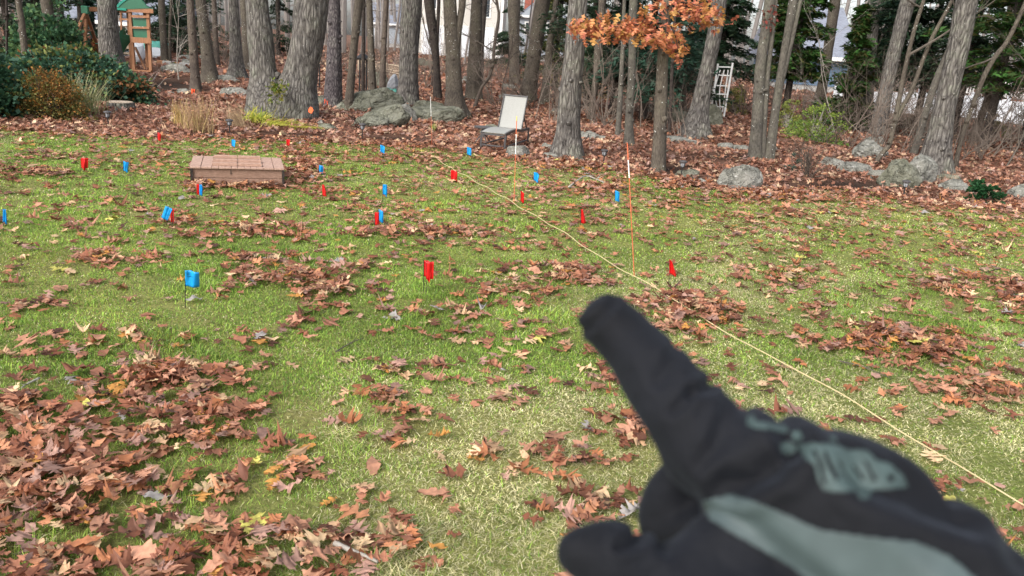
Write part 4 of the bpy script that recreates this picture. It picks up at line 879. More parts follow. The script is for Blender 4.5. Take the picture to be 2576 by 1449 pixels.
for (u, vt, vg, Y, lab) in [(804, 161, 227, None, 'thin black fence post between the forked oak and the pine'), (1087, 167, 222, None, 'thin black post in front of the bank below the garage'), (969, 192, 236, None, 'thin black post holding the tarp-covered bundle'), (1757, 200, 262, None, 'thin dark post behind the thick leaning trunk'), (2517, 322, 366, None, 'rusty thin post in leaves near the right edge'), (1347, 204, 252, None, 'pale wooden garden stake beside the clay pot')]:
    g = at(u, vg); p = on(u, vt, g[1]); o = build('garden_post', tube([g-[0, 0, .05], p], .022, 8), M['black'] if 'black' in lab or 'dark' in lab else (M['clay'] if 'rusty' in lab else M['fence'])); tag(o, lab, 'post', 'thin posts in the wood')

# ------------------------------------------------------------------ twine
rp = [(1083, 398), (1110, 418), (1149, 444), (1200, 476), (1249, 506), (1305, 540), (1360, 568), (1416, 598), (1509, 652), (1594, 705), (1650, 735), (1705, 765), (1760, 800), (1800, 825), (1870, 866), (1950, 912), (2100, 1002), (2250, 1092), (2400, 1184), (2576, 1290), (2760, 1405)]
A_, B2 = at(1083, 398), at(2760, 1401); tt = np.linspace(0, 1, 160)
Q = A_[None]*(1-tt[:, None])+B2[None]*tt[:, None]; Q[:, 2] = H(Q[:, 0], Q[:, 1])+.045+.012*np.sin(tt*60)*np.sin(tt*23); Q[:, 0] += .012*np.sin(tt*31)+.008*np.sin(tt*77)
V, Fc = tube(Q, .0038, 8)
tag(build('twine', (V, Fc), M['rope'], smooth=True), 'long yellow twine stretched diagonally across the lawn', 'twine')

# ------------------------------------------------------------------ sandbox
def sandbox():
    HT = .225
    a, b, c_, d_ = at(477, 417.5, HT), at(716, 424, HT), at(508, 391.5, HT), at(724, 397, HT)
    X = (b-a); L = np.linalg.norm(X[:2]); X = np.array([X[0], X[1], 0])/L; Yd = np.array([-X[1], X[0], 0]); D = max(((c_-a)@Yd+(d_-b)@Yd)/2, .7)
    o = a.copy(); o[2] = float(H(a[0]+.5, a[1]+.4)); Rr = np.stack([X, Yd, [0, 0, 1]], 1)
    def W(x, y_, z): return o+X*x+Yd*y_+np.array([0, 0, z])
    def bx(x0, x1, y0, y1, z0, z1, bev=.003): return box(W((x0+x1)/2, (y0+y1)/2, (z0+z1)/2), (x1-x0, y1-y0, z1-z0), Rr, bev)
    root = empty('sandbox', o, 'low covered wooden sandbox standing on the lawn among leaves', 'sandbox')
    h1 = HT-.02
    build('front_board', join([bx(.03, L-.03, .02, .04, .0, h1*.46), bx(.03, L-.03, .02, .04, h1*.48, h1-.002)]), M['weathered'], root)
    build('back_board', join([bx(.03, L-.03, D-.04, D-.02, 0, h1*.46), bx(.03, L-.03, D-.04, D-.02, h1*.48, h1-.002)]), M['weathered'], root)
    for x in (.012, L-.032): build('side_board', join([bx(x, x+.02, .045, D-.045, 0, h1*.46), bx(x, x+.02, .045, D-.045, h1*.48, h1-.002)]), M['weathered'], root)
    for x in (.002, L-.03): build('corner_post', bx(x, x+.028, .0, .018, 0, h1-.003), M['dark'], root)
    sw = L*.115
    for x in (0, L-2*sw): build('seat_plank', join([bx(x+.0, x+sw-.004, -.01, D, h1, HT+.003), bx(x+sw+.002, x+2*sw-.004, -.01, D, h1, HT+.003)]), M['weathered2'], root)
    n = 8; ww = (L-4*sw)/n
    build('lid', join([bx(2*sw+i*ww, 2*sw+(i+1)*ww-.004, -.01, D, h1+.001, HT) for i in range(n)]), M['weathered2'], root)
    for yy in (.10, .42, .80):
        y0 = yy*D
        for (x0, x1) in ((2*sw+.0, L/2-.01), (L/2, L-2*sw-.02)): build('lid_batten', bx(x0, x1, y0, y0+.06, HT+.001, HT+.036), M['weathered3'], root)
    build('latch', bx(L*.42, L*.42+.006, .012, .019, h1*.68, h1*.98, .001), M['black'], root)
sandbox()

# ------------------------------------------------------------------ lounge chair and side table
def chair():
    fl, fr, rr_ = at(1204.6, 373.7), at(1267.9, 381.5), at(1327.4, 364.8)
    A = rr_-fr; A[2] = 0; L = np.linalg.norm(A); A /= L; S = np.array([-A[1], A[0], 0]); Wd = float((fl-fr)@S); o = fr.copy(); o[2] = float(H(o[0]+.2, o[1]+.5))
    root = empty('lounge_chair', o, 'outdoor lounge chair with beige mesh sling and raised back', 'lounge chair')
    W = lambda a, s, z: o+A*a+S*s+np.array([0, 0, z]); hs_ = .30; Hg = L*.64
    def railz(a): return hs_+.035*sin(min(a/(Hg), 1)*pi)
    for s in (0, Wd):
        build('side_rail', join([bar(W(a, s, railz(a)), W(a+L/8+.004, s, railz(a+L/8)), .03, .045) for a in np.arange(8)*L/8]), M['metal'], root)
        build('leg', bar(W(.015, s, -.01), W(.015, s, hs_-.02), .035, .035), M['metal'], root)
        build('leg', bar(W(L-.015, s, -.01), W(L-.015, s, hs_-.02), .035, .035), M['metal'], root)
        build('stretcher', bar(W(.03, s, .09), W(L-.03, s, .09), .02, .025), M['metal'], root)
        build('back_support', bar(W(L*.97, s*.86+.03, railz(L)), W(Hg+.17, s*.86+.03, .60), .018, .018), M['metal'], root)
    build('stretcher', bar(W(.0, .02, .10), W(.0, Wd-.02, .10), .03, .025), M['metal'], root)
    build('front_rail', bar(W(-.005, .02, hs_-.01), W(-.005, Wd-.02, hs_-.01), .03, .03), M['metal'], root)
    tops = (on(1276, 257, o[1]), on(1332, 259.5, o[1]))
    BL = .62; ang = radians(66); n = 10
    def sheet(fn, name, par=root):
        V = []
        for k in (0, .006):
            for i in range(n+1):
                for j in range(7): p, nn = fn(i/n, j/6); V.append(p-nn*k)
        m_ = (n+1)*7; Fc = []
        for i in range(n):
            for j in range(6): q = i*7+j; Fc += [[q, q+1, q+8, q+7], [m_+q, m_+q+7, m_+q+8, m_+q+1]]
        ring = list(range(7))+[i*7+6 for i in range(1, n+1)]+[n*7+j for j in range(5, -1, -1)]+[i*7 for i in range(n-1, 0, -1)]
        for a_, b_ in zip(ring, ring[1:]+ring[:1]): Fc.append([b_, a_, m_+a_, m_+b_])
        return build(name, (np.array(V), Fc), M['sling'], par, smooth=False)
    def seat(t, s):
        a = -.01+t*(Hg+.02); return W(a, .012+s*(Wd-.024), railz(a)+.027-.022*sin(s*pi)*sin(t*pi)), np.array([0, 0, 1.])
    bd = A*cos(ang)+np.array([0, 0, 1])*sin(ang); bn = -A*sin(ang)+np.array([0, 0, 1])*cos(ang)
    def back(t, s): return W(Hg+.02, .0+s*Wd, railz(Hg)+.03)+bd*BL*t-bn*.02*sin(s*pi)*sin(t*pi), bn
    sheet(seat, 'seat'); sheet(back, 'backrest')
    for s in (-.008, Wd+.008): build('back_frame', tube([W(Hg, s, railz(Hg)+.02), W(Hg, s, railz(Hg)+.02)+bd*(BL+.03)], .012, 8), M['metal'], root)
    build('back_frame', tube([W(Hg, -.008, railz(Hg)+.02)+bd*(BL+.02), W(Hg, Wd+.008, railz(Hg)+.02)+bd*(BL+.02)], .012, 8), M['metal'], root)
    # side table
    g = at(1214, 366); root = empty('side_table', g, 'small dark pedestal side table left of the lounge chair', 'side table'); r = 24*m_px(g)
    p = on(1215, 318, g[1]); tz = p[2]-g[2]
    build('table_top', lathe(g, [(r*.97, tz-.03), (r, tz-.02), (r, tz-.003), (r*.97, tz)], 28), M['metal'], root)
    build('pedestal', lathe(g, [(.03, .16), (.022, .22), (.02, tz-.06), (.045, tz-.03)], 12), M['metal'], root)
    for k in range(4): a = k*pi/2+.5; build('leg', tube(spline([g+[cos(a)*.02, sin(a)*.02, .20], g+[cos(a)*.09, sin(a)*.09, .14], g+[cos(a)*.19, sin(a)*.19, .0]], 5), .010, 6), M['metal'], root)
chair()

# ------------------------------------------------------------------ play set
def playset():
    Y0 = 28.9; base = on(352, 178, Y0); base[2] = float(H(base[0], base[1])); root = empty('play_set', base, 'wooden swing and play tower with green canopy and slide', 'play set')
    def p(u, v, dy=0.0): return on(u, v, Y0+dy)
    s = m_px(base); bm_ = lambda a, b, w1=.09, w2=.09: bar(a, b, w1, w2, .006)
    def gz(q): q = q.copy(); q[2] = float(H(q[0], q[1]))-.03; return q
    posts = [(329, 338, 0), (372, 379, 0), (327, 336, .85), (369, 376, .85)]
    for (ut, ub, dy) in [(326.5, 338, 0), (372, 379.5, 0), (322, 333, .9), (365, 372, .9)]:
        a = p(ut, 22, dy); b = p(ub, 176, dy); build('tower_post', bm_(gz(b), a, .10, .10), M['cedar'], root)
    build('ground_beam', bm_(p(327, 176.5, -.07), p(381, 179, -.07), .09, .05), M['cedar'], root)
    build('top_beam', bm_(p(317, 24, -.08), p(386, 28, -.08), .05, .15), M['cedar'], root)
    build('platform_beam', bm_(p(330, 100, -.08), p(381, 103, -.08), .05, .19), M['cedar'], root)
    build('platform', box((p(331, 98, .45)+p(377, 100, .45))/2, (.75, .9, .04)), M['cedar'], root)
    for v, h_ in ((41, .08), (69, .07)): build('rail', bm_(p(331, v, -.075), p(376, v+1.5, -.075), .04, h_), M['cedar'], root)
    for dy in (0, .85):
        for (v0, v1) in ((45, 66), (72, 94)):
            a, b, c_, d_ = p(333, v0, dy), p(374, v0+1, dy), p(375, v1+1, dy), p(334, v1, dy); e = np.array([0, .02, 0])
            build('green_panel', (np.array([a, b, c_, d_, a+e, b+e, c_+e, d_+e]), [[0, 3, 2, 1], [4, 5, 6, 7], [0, 1, 5, 4], [1, 2, 6, 5], [2, 3, 7, 6], [3, 0, 4, 7]]), M['green_plastic'], root)
    build('ridge_post', bm_(p(348, 20, -.05), p(346, -16, -.05), .07, .07), M['cedar'], root)
    # canopy: sagging ridge tent
    V = []; n = 8
    rows = [(-.12, [(292, 24), (308, 8), (330, -8), (346, -18), (358, 0), (370, 14), (384, 21)]), (1.0, [(286, 22), (300, 6), (322, -10), (338, -20), (350, -2), (362, 12), (376, 20)])]
    for th in (0, .03):
        for k in range(n+1):
            t = k/n; d_ = rows[0][0]*(1-t)+rows[1][0]*t
            for (a, b) in zip(rows[0][1], rows[1][1]): q = p(a[0]*(1-t)+b[0]*t, a[1]*(1-t)+b[1]*t, d_); q[2] -= .05*sin(t*pi)+th; V.append(q)
    m_ = (n+1)*7; Fc = []
    for k in range(n):
        for j in range(6): q = k*7+j; Fc += [[q, q+1, q+8, q+7], [m_+q, m_+q+7, m_+q+8, m_+q+1]]
    Fc += [[j, m_+j, m_+j+1, j+1] for j in range(6)]
    build('canopy', (np.array(V), Fc), M['canvas'], root)
    e = np.array([0, -.02, 0]); tri = [p(a, b, -.10) for a, b in rows[0][1]]; V = np.array(tri+[q+e for q in tri]); k = 7
    build('canopy_gable', (V, [list(range(k)), list(range(2*k-1, k-1, -1))]+[[j, k+j, k+(j+1) % k, (j+1) % k] for j in range(k)]), M['green_plastic'], root)
    build('canopy_valance', bar(p(292, 22, -.14), p(318, 24, -.14), .03, .07), M['canvas'], root)
    build('brace', bm_(p(340, 118, .3), p(366, 174, .3), .10, .05), M['cedar'], root)
    # slide
    c = np.array([p(330, 88, .1), p(322, 92, -.1), p(312, 103, -.25), p(302, 118, -.35), p(292, 135, -.45), p(280, 152, -.5), p(268, 158, -.5)]); c = spline(c, 5); V = []
    prof = [(-.28, .20), (-.25, .22), (-.22, .02), (0, -.03), (.22, .02), (.25, .22), (.28, .20), (.24, -.05), (0, -.09), (-.24, -.05)]
    for i in range(len(c)):
        for (a, z) in prof: V.append(c[i]+[.35*a, a, z])
    k = len(prof); Fc = [[i*k+j, i*k+(j+1) % k, (i+1)*k+(j+1) % k, (i+1)*k+j] for i in range(len(c)-1) for j in range(k)]+[list(range(k))[::-1], [(len(c)-1)*k+j for j in range(k)]]
    build('slide', (np.array(V), Fc), M['green_plastic'], root, smooth=False)
    # ladder rungs at the left, bench
    for v in (30, 48): build('rail', bm_(p(300, v), p(324, v+1), .04, .06), M['cedar'], root)
    for u in (304,): build('ladder_post', bm_(p(u, 30), p(u+2, 84), .05, .05), M['cedar'], root)
    # swing beam and A frame
    build('swing_beam', bm_(p(318, 24, .4), p(221, 23, -.6), .10, .14), M['cedar'], root)
    build('corner_bracket', box(p(216, 25, -.62), (.22, .22, .26), None, .02), M['green_plastic'], root)
    for (u, v, dy) in ((178, 112, -1.6), (240, 100, .9), (215, 118, -.55)):
        a = p(216, 30, -.62); b = p(u, v, dy); d_ = (b-a); d_ /= np.linalg.norm(d_); t = (a[2]-float(H(b[0], b[1])))/-d_[2]; build('swing_leg', bm_(a, a+d_*t, .09, .09), M['cedar'], root)
    build('swing_crossbar', bm_(p(196, 78, -1.1), p(230, 76, .2), .06, .06), M['cedar'], root)
    for u in (250, 262): build('swing_rope', tube([p(u, 26, -.3), p(u+3, 110, -.3)], .012, 5), M['green_plastic'], root)
    build('swing_seat', box(p(258, 111, -.3), (.45, .18, .03), None, .01), M['green_plastic'], root)
playset()

# things on the terrace behind the play tower
def lump(name, u, v, wd, ht, Y, mat, label, cat, seed, sub=3):
    g = on(u, v, Y); s = m_px(g); z = float(H(g[0], g[1])); zc = max(g[2], z); c = np.array([g[0], Y, zc]); V, Fc = rock_mesh(c+[0, 0, ht*s*.45], wd*s/2*1.1, wd*s/2*.8, ht*s*.6, seed, 0, .5, sub)
    V[:, 2] = np.maximum(V[:, 2], zc-.02 if zc-z < .05 else z-.02); return tag(build(name, (V, Fc), M[mat], smooth=True), label, cat)
def table():
    g = on(335, 170, 36); g[2] = float(H(g[0], g[1])); root = empty('patio_table', g, 'white covered patio table behind the play tower', 'table')
    z = on(335, 130, 36)[2]; build('table_cover', box(g+[0, 0, (z-g[2])-.12], (1.6, 1.0, .28), None, .08), M['vinyl'], root)
    for a, b in ((-.7, -.4), (.7, -.4), (.7, .4), (-.7, .4)): build('leg', tube([g+[a, b, 0], g+[a, b, z-g[2]-.25]], .03, 6), M['white'], root)
table()
def covered():
    g = on(349, 172, 33); g[2] = float(H(g[0], g[1])); V, Fc = rock_mesh(g+[0, 0, .42], .28, .25, .5, 5, 0, .3); V[:, 2] = np.maximum(V[:, 2], g[2]); tag(build('covered_grill', (V, Fc), M['vinyl'], smooth=True), 'white sheet-wrapped upright bundle seen through the play tower legs', 'covered furniture')
    g = on(374, 168, 37); g[2] = float(H(g[0], g[1])); root = empty('patio_umbrella', g, 'closed patio umbrella on a dark pole behind the play tower', 'umbrella')
    build('pole', tube([g, g+[0, 0, 2.2]], .03, 8), M['black'], root); build('folded_canopy', lathe(g, [(.05, 1.2), (.13, 1.3), (.10, 1.8), (.04, 2.25)], 12), M['black'], root); build('base', lathe(g, [(.28, 0), (.28, .06), (.05, .1)], 16), M['concrete'], root)
    g = on(318, 168, 34); g[2] = float(H(g[0], g[1])); root = empty('bench', g, 'tan wooden bench behind the play tower legs', 'bench'); z = on(316, 134, 34)[2]-g[2]
    build('seat', box(g+[0, 0, z], (.9, .4, .08), None, .01), M['fence'], root); build('backrest', box(g+[0, .2, z+.3], (.9, .05, .25), None, .01), M['fence'], root)
    for a in (-.38, .38):
        for b in (-.15, .15): build('leg', box(g+[a, b, z/2-.02], (.05, .05, z-.04)), M['black'], root)
    g = on(393, 140, 38); z = float(H(g[0], g[1])); V, Fc = rock_mesh(np.array([g[0], 38, z+.25]), .65, .4, .35, 9, 0, .6); V[:, 2] = np.maximum(V[:, 2], z); tag(build('green_tarp', (V, Fc), M['teal'], smooth=True), 'pale green tarp heaped right of the play tower', 'tarp')
    g = on(386, 156, 36); z = float(H(g[0], g[1])); V, Fc = rock_mesh(np.array([g[0], 36, z+.2]), .5, .35, .3, 19, 0, .6); V[:, 2] = np.maximum(V[:, 2], z); tag(build('white_tarp', (V, Fc), M['vinyl'], smooth=True), 'white tarp heap beside the right tower leg', 'tarp')
    # stone and timber edging
    for k in range(7):
        u = 402+k*14; v = 158+k*1.4; g = at(u, v+3); L = 15*m_px(g); o = build('edging_block', box(g+[0, .1, .06], (L*.97, .22, .16), None, .02), M['concrete'] if k % 3 else M['cedar']); tag(o, ['leftmost wooden', 'second, concrete', 'third, concrete', 'fourth, wooden', 'fifth, concrete', 'sixth, concrete', 'rightmost wooden'][k]+' block of the low edging row right of the play tower', 'edging block', 'edging blocks right of the play tower')
covered()

# white trellis
def trellis():
    g = at(1820, 297); Y = g[1]; root = empty('trellis', g, 'white leaning garden trellis with fanned bars', 'trellis'); p = lambda u, v, dy=0: on(u, v, Y+dy)
    f = lambda v, a, b: a[0]+(b[0]-a[0])*(v-a[1])/(b[1]-a[1])
    rl, rb = (1843, 158), (1820, 297); ll, lb = (1806, 160), (1789, 272)
    build('stile', bar(p(*rl), p(*rb), .075, .05), M['white'], root); build('stile', bar(p(*ll), p(*lb), .07, .05), M['white'], root)
    build('stile', bar(p(1797, 203, .25), p(1783, 270, .25), .035, .03), M['white'], root)
    for v in (168, 189, 215, 236, 268): build('rung', bar(p(f(v, ll, lb)+(0 if v in (168, 236) else 5), v, -.02), p(f(v, rl, rb)-(0 if v in (168, 189, 236) else 4), v+1, -.02), .03, .035), M['white'], root)
    for k, (a, b, c_) in enumerate([(1812, 1800, 1806), (1822, 1812, 1812), (1832, 1826, 1817)]): build('spindle', tube(spline([p(a, 176), p(b, 215), p(b-2, 236), p(c_, 282)], 5), .018, 6), M['white'], root)
trellis()

# clay pot, tarp bundle, patio stand
g = at(1356, 250); root = empty('clay_pot', g, 'reddish clay pot behind the lounge chair', 'pot'); build('pot', lathe(g, [(.12, 0), (.17, .3), (.16, .31)], 18), M['clay'], root); build('rim', lathe(g, [(.16, .28), (.185, .28), (.185, .35), (.15, .35)], 18), M['clay'], root)
g = at(986, 238); root = empty('covered_bundle', g, 'bundle under a grey tarp with a teal edge beside the double trunk', 'tarp'); s = m_px(g)
V, Fc = rock_mesh(g+[0, .2, .30], 19*s, .2, .33, 15, 0, .3); build('grey_cover', (V, Fc), M['tarp'], root, smooth=True); V, Fc = rock_mesh(g+[0, .18, .12], 19*s, .22, .12, 16, 0, .3); build('teal_edge', (V, Fc), M['teal'], root, smooth=True)
g = at(912, 232); p = on(912, 146, g[1]); root = empty('bird_feeder_stand', g, 'black metal stand with a dark hood behind the knotted grey trunk', 'stand'); z = p[2]-g[2]
for a in (-.1, .12): build('post', tube([g+[a, 0, -.03], g+[a, 0, z]], .03, 8), M['black'], root)
build('hood', lathe(g, [(.22, z-.06), (.24, z), (.10, z+.12), (.02, z+.16)], 16), M['black'], root)

# picket fence
def picket():
    p0, p1 = on(905, 186, 38), on(1010, 194, 33.5); n = 46; root = empty('picket_fence', (p0[0], p0[1], float(H(p0[0], p0[1]))), 'tan wooden picket fence between the tree trunks', 'fence')
    d = p1-p0; d[2] = 0; L = np.linalg.norm(d); d /= L; hgt = on(960, 151, 36)[2]-float(H(-5, 36)); mb = []; q = lambda t, z, o=0: np.array([p0[0]+d[0]*L*t-d[1]*o, p0[1]+d[1]*L*t+d[0]*o, float(H(p0[0]+d[0]*L*t, p0[1]+d[1]*L*t))+z])
    for i in range(n): t = (i+.5)/n; mb.append(bar(q(t, .03), q(t, hgt*.97), .055, .02, .003))
    build('pickets', join(mb), M['fence'], root)
    for z in (.25, hgt-.28, hgt-.07): build('rail', bar(q(0, z, -.03), q(1, z, -.03), .07, .03), M['fence'], root)
    for t in (0, .33, .66, 1): build('fence_post', bar(q(t, 0, -.05), q(t, hgt+.06, -.05), .10, .10), M['fence'], root)
picket()

# ------------------------------------------------------------------ houses
def lap_wall(o, X, L, z0, z1, bh=.14, out=None):
    """clapboard wall from o along unit X, facing out"""
    V = []; Fc = []; z = z0; n = int(math.ceil((z1-z0)/bh)); out = np.array(out)
    for k in range(n):
        za, zb = z0+k*bh, min(z0+(k+1)*bh, z1); i = len(V)
        V += [o+out*.03+[0, 0, za], o+X*L+out*.03+[0, 0, za], o+X*L+[0, 0, zb], o+[0, 0, zb], o+[0, 0, za], o+X*L+[0, 0, za]]; Fc += [[i, i+1, i+2, i+3], [i, i+4, i+5, i+1]]
    return np.array(V), Fc
def white_house():
    Y = 60.0; a = on(1046, 140, Y); b = on(1258, 144, Y); z0 = float(H(b[0], Y)); root = empty('white_house', (a[0], Y, z0), 'large cream-sided house with white garage doors behind the trees', 'house')
    L = b[0]-a[0]; o = np.array([a[0], Y, 0.]); X = np.array([1., 0, 0]); zb = on(1160, 143, Y)[2]; zt = zb+6.2
    build('foundation', box(o+[L/2, 4.0, (z0-.3+zb)/2], (L+.02, 8.0, zb-z0+.3)), M['concrete'], root)
    build('wall', join([lap_wall(o, X, L, zb, zt, .15, (0, -1, 0)), lap_wall(o+[L, 0, 0], np.array([0, 1., 0]), 8, zb, zt, .15, (1, 0, 0)), lap_wall(o+[0, 8, 0], np.array([0, -1., 0]), 8, zb, zt, .15, (-1, 0, 0)), lap_wall(o+[L, 8, 0], np.array([-1., 0, 0]), L, zb, zt, .15, (0, 1, 0))]), M['siding'], root)
    for x in (.08, L-.08): build('corner_board', box(o+[x, -.045, (zb+zt)/2], (.22, .05, zt-zb)), M['white'], root)
    px = lambda u, v: on(u, v, Y)
    for (u0, u1, v0) in ((1064, 1112, 70), (1153, 1238, 76)):
        p0, p1 = px(u0, 141), px(u1, v0); w_ = p1[0]-p0[0]; h_ = p1[2]-zb; c = o*0+[(p0[0]+p1[0])/2, Y-.05, zb+h_/2]
        d = build('garage_door', box(c, (w_, .06, h_)), M['vinyl'], root)
        build('panel', join([box(c+[(i-1.5)*w_/4, -.045, (j-1.5)*h_/4], (w_/4*.8, .02, h_/4*.72), None, .01) for i in range(4) for j in range(4)]), M['vinyl'], d)
        build('door_trim', join([box(c+[0, -.01, h_/2+.09], (w_+.36, .09, .16)), box(c+[-w_/2-.09, -.01, 0], (.16, .09, h_)), box(c+[w_/2+.09, -.01, 0], (.16, .09, h_))]), M['white'], root)
    for (u0, u1, v0, v1) in ((1222, 1237, -60, 42), (1080, 1100, -50, 20)):
        p0, p1 = px(u0, v1), px(u1, v0); c = np.array([(p0[0]+p1[0])/2, Y-.045, (p0[2]+p1[2])/2]); w_, h_ = p1[0]-p0[0], p1[2]-p0[2]
        f = build('window', join([box(c+[0, 0, h_/2+.05], (w_+.2, .06, .1)), box(c-[0, 0, h_/2+.05], (w_+.2, .06, .1)), box(c+[w_/2+.05, 0, 0], (.1, .06, h_)), box(c-[w_/2+.05, 0, 0], (.1, .06, h_))]), M['white'], root); build('pane', box(c, (w_, .04, h_)), M['glass'], f)
    e = .5; r = np.array([[a[0]-e, Y-e, zt], [b[0]+e, Y-e, zt], [b[0]+e, Y+8+e, zt], [a[0]-e, Y+8+e, zt], [a[0]-e, Y+4, zt+2.6], [b[0]+e, Y+4, zt+2.6]])
    build('roof', (r, [[0, 1, 5, 4], [3, 4, 5, 2], [1, 2, 5], [0, 4, 3], [0, 3, 2, 1]]), M['roof'], root)
    build('downspout', tube([o+[L-.25, -.13, zb], o+[L-.25, -.13, zt]], .045, 8), M['white'], root)
white_house()
def house(name, label, u0, u1, vb, v_eave, Y, wall, ridge_dir='x', roof_h=2.0, dpt=7.0, windows=(), gable=False, trim='white', bh=.16, chimney=None, base_h=.35, roof_mat='roof', ext=0.4, v_rakes=None):
    a, b = on(u0, vb, Y), on(u1, vb, Y); root = empty(name, (a[0], Y, float(H(a[0], Y))), label, 'house'); L = b[0]-a[0]; o = np.array([a[0], Y, 0.]); X = np.array([1., 0, 0])
    z0 = float(H(a[0], Y))-.2; zb = z0+.2+base_h; zt = on((u0+u1)/2, v_eave, Y)[2]
    build('foundation', box(o+[L/2, dpt/2, (z0+zb)/2], (L-.02, dpt-.02, zb-z0)), M['concrete'], root)
    build('wall', join([lap_wall(o, X, L, zb, zt, bh, (0, -1, 0)), lap_wall(o+[L, 0, 0], np.array([0, 1., 0]), dpt, zb, zt, bh, (1, 0, 0)), lap_wall(o+[0, dpt, 0], np.array([0, -1., 0]), dpt, zb, zt, bh, (-1, 0, 0)), lap_wall(o+[L, dpt, 0], np.array([-1., 0, 0]), L, zb, zt, bh, (0, 1, 0))]), M[wall], root)
    e = ext
    if ridge_dir == 'x': r = np.array([[-e, -e, 0], [L+e, -e, 0], [L+e, dpt+e, 0], [-e, dpt+e, 0], [-e, dpt/2, roof_h], [L+e, dpt/2, roof_h]]); Fc = [[0, 1, 5, 4], [3, 4, 5, 2], [1, 2, 5], [0, 4, 3], [0, 3, 2, 1]]
    else: r = np.array([[-e, -e, 0], [L+e, -e, 0], [L+e, dpt+e, 0], [-e, dpt+e, 0], [L/2, -e, roof_h], [L/2, dpt+e, roof_h]]); Fc = [[0, 4, 5, 3], [1, 2, 5, 4], [0, 1, 4], [3, 5, 2], [0, 3, 2, 1]]
    rf = build('roof', (r+o+[0, 0, zt], Fc), M[roof_mat], root)
    build('fascia', box(o+[L/2, -e-.03, zt+.06], (L+2*e, .04, .2)), M[trim], root)
    if ridge_dir != 'x': build('gable', (np.array([[.1, -e-.02, .17], [L-.1, -e-.02, .17], [L/2, -e-.02, roof_h-.15], [.1, -e-.001, .17], [L-.1, -e-.001, .17], [L/2, -e-.001, roof_h-.15]])+o+[0, 0, zt], [[0, 1, 2], [5, 4, 3], [0, 3, 4, 1], [1, 4, 5, 2], [2, 5, 3, 0]]), M[wall], root)
    for (wu0, wu1, wv0, wv1) in windows:
        p0, p1 = on(wu0, wv1, Y), on(wu1, wv0, Y); c = np.array([(p0[0]+p1[0])/2, Y-.05, (p0[2]+p1[2])/2]); w_, h_ = p1[0]-p0[0], p1[2]-p0[2]
        f = build('window', join([box(c+[0, 0, h_/2+.06], (w_+.24, .07, .12)), box(c-[0, 0, h_/2+.06], (w_+.24, .07, .12)), box(c+[w_/2+.06, 0, 0], (.12, .07, h_)), box(c-[w_/2+.06, 0, 0], (.12, .07, h_)), box(c+[0, -.03, 0], (w_, .03, .05))]), M['white'], root); build('pane', box(c, (w_, .04, h_)), M['glass'], f)
    if chimney: q = on(*chimney, Y+dpt/2); build('chimney', box([q[0], Y+dpt/2, zt+roof_h*.6+.8], (1.1, .8, 3.0)), M['brick'], rf)
    return root
house('grey_house', 'distant pale grey house with white-framed windows and brick chimney', 1305, 1420, 96, 46, 80, 'siding_grey', 'y', 2.2, 8, windows=((1321, 1335, 58, 84), (1376, 1389, 60, 84), (1348, 1360, 58, 84)), chimney=(1333, 20))
house('dark_roofed_house', 'dark house with grey roof and white eaves behind the swing frame', 150, 400, 112, 60, 50, 'siding_dark', 'x', 2.4, 8, windows=((262, 278, 70, 88), (300, 316, 68, 92)))
house('slate_blue_house', 'slate-blue house with grey shingle roof behind the right-hand trees', 1975, 2122, 232, 148, 47, 'siding_blue', 'x', 3.1, 7.5, windows=(), ext=.5)
house('far_grey_house', 'pale house far off between the pine and the double trunk', 925, 1010, 100, 62, 95, 'siding_grey', 'x', 2.5, 8, windows=((945, 955, 70, 86),))

def vinyl_fence():
    a, b = on(2090, 290, 37), on(2720, 290, 34); n = 14; d = b-a; d[2] = 0; L = np.linalg.norm(d); d /= L
    root = empty('white_fence', (a[0], a[1], float(H(a[0], a[1]))), 'white panel fence running behind the right-hand trees', 'fence'); q = lambda t, z: np.array([a[0]+d[0]*L*t, a[1]+d[1]*L*t, float(H(a[0]+d[0]*L*t, a[1]+d[1]*L*t))+z])
    for i in range(n):
        m_ = q((i+.5)/n, .5); R = np.array([[d[0], -d[1], 0], [d[1], d[0], 0], [0, 0, 1]]); build('fence_panel', box(m_, (L/n-.14, .04, .92), R, .005), M['vinyl'], root)
    for i in range(n+1): build('fence_post', bar(q(i/n, -.05), q(i/n, 1.12), .12, .12), M['vinyl'], root)
    # deck railing behind
    a2 = on(2410, 240, 41); root = empty('deck', (a2[0], 41, float(H(a2[0], 41))), 'brown raised deck with lattice railing behind the white fence', 'deck'); z = on(2410, 236, 41)[2]
    build('deck_floor', box([a2[0]+1.2, 42.2, z-.15], (4.2, 2.2, .14)), M['clay'], root); build('railing', join([box([a2[0]-.9+k*.15, 41.1, z+.4], (.04, .04, .8)) for k in range(29)]+[box([a2[0]+1.2, 41.1, z+.84], (4.3, .1, .06)), box([a2[0]+1.2, 41.1, z+.1], (4.3, .06, .05))]), M['white'], root)
    for x in (-.8, 3.2): build('deck_post', box([a2[0]+x, 41.2, z/2-.2], (.14, .14, z)), M['clay'], root)
vinyl_fence()

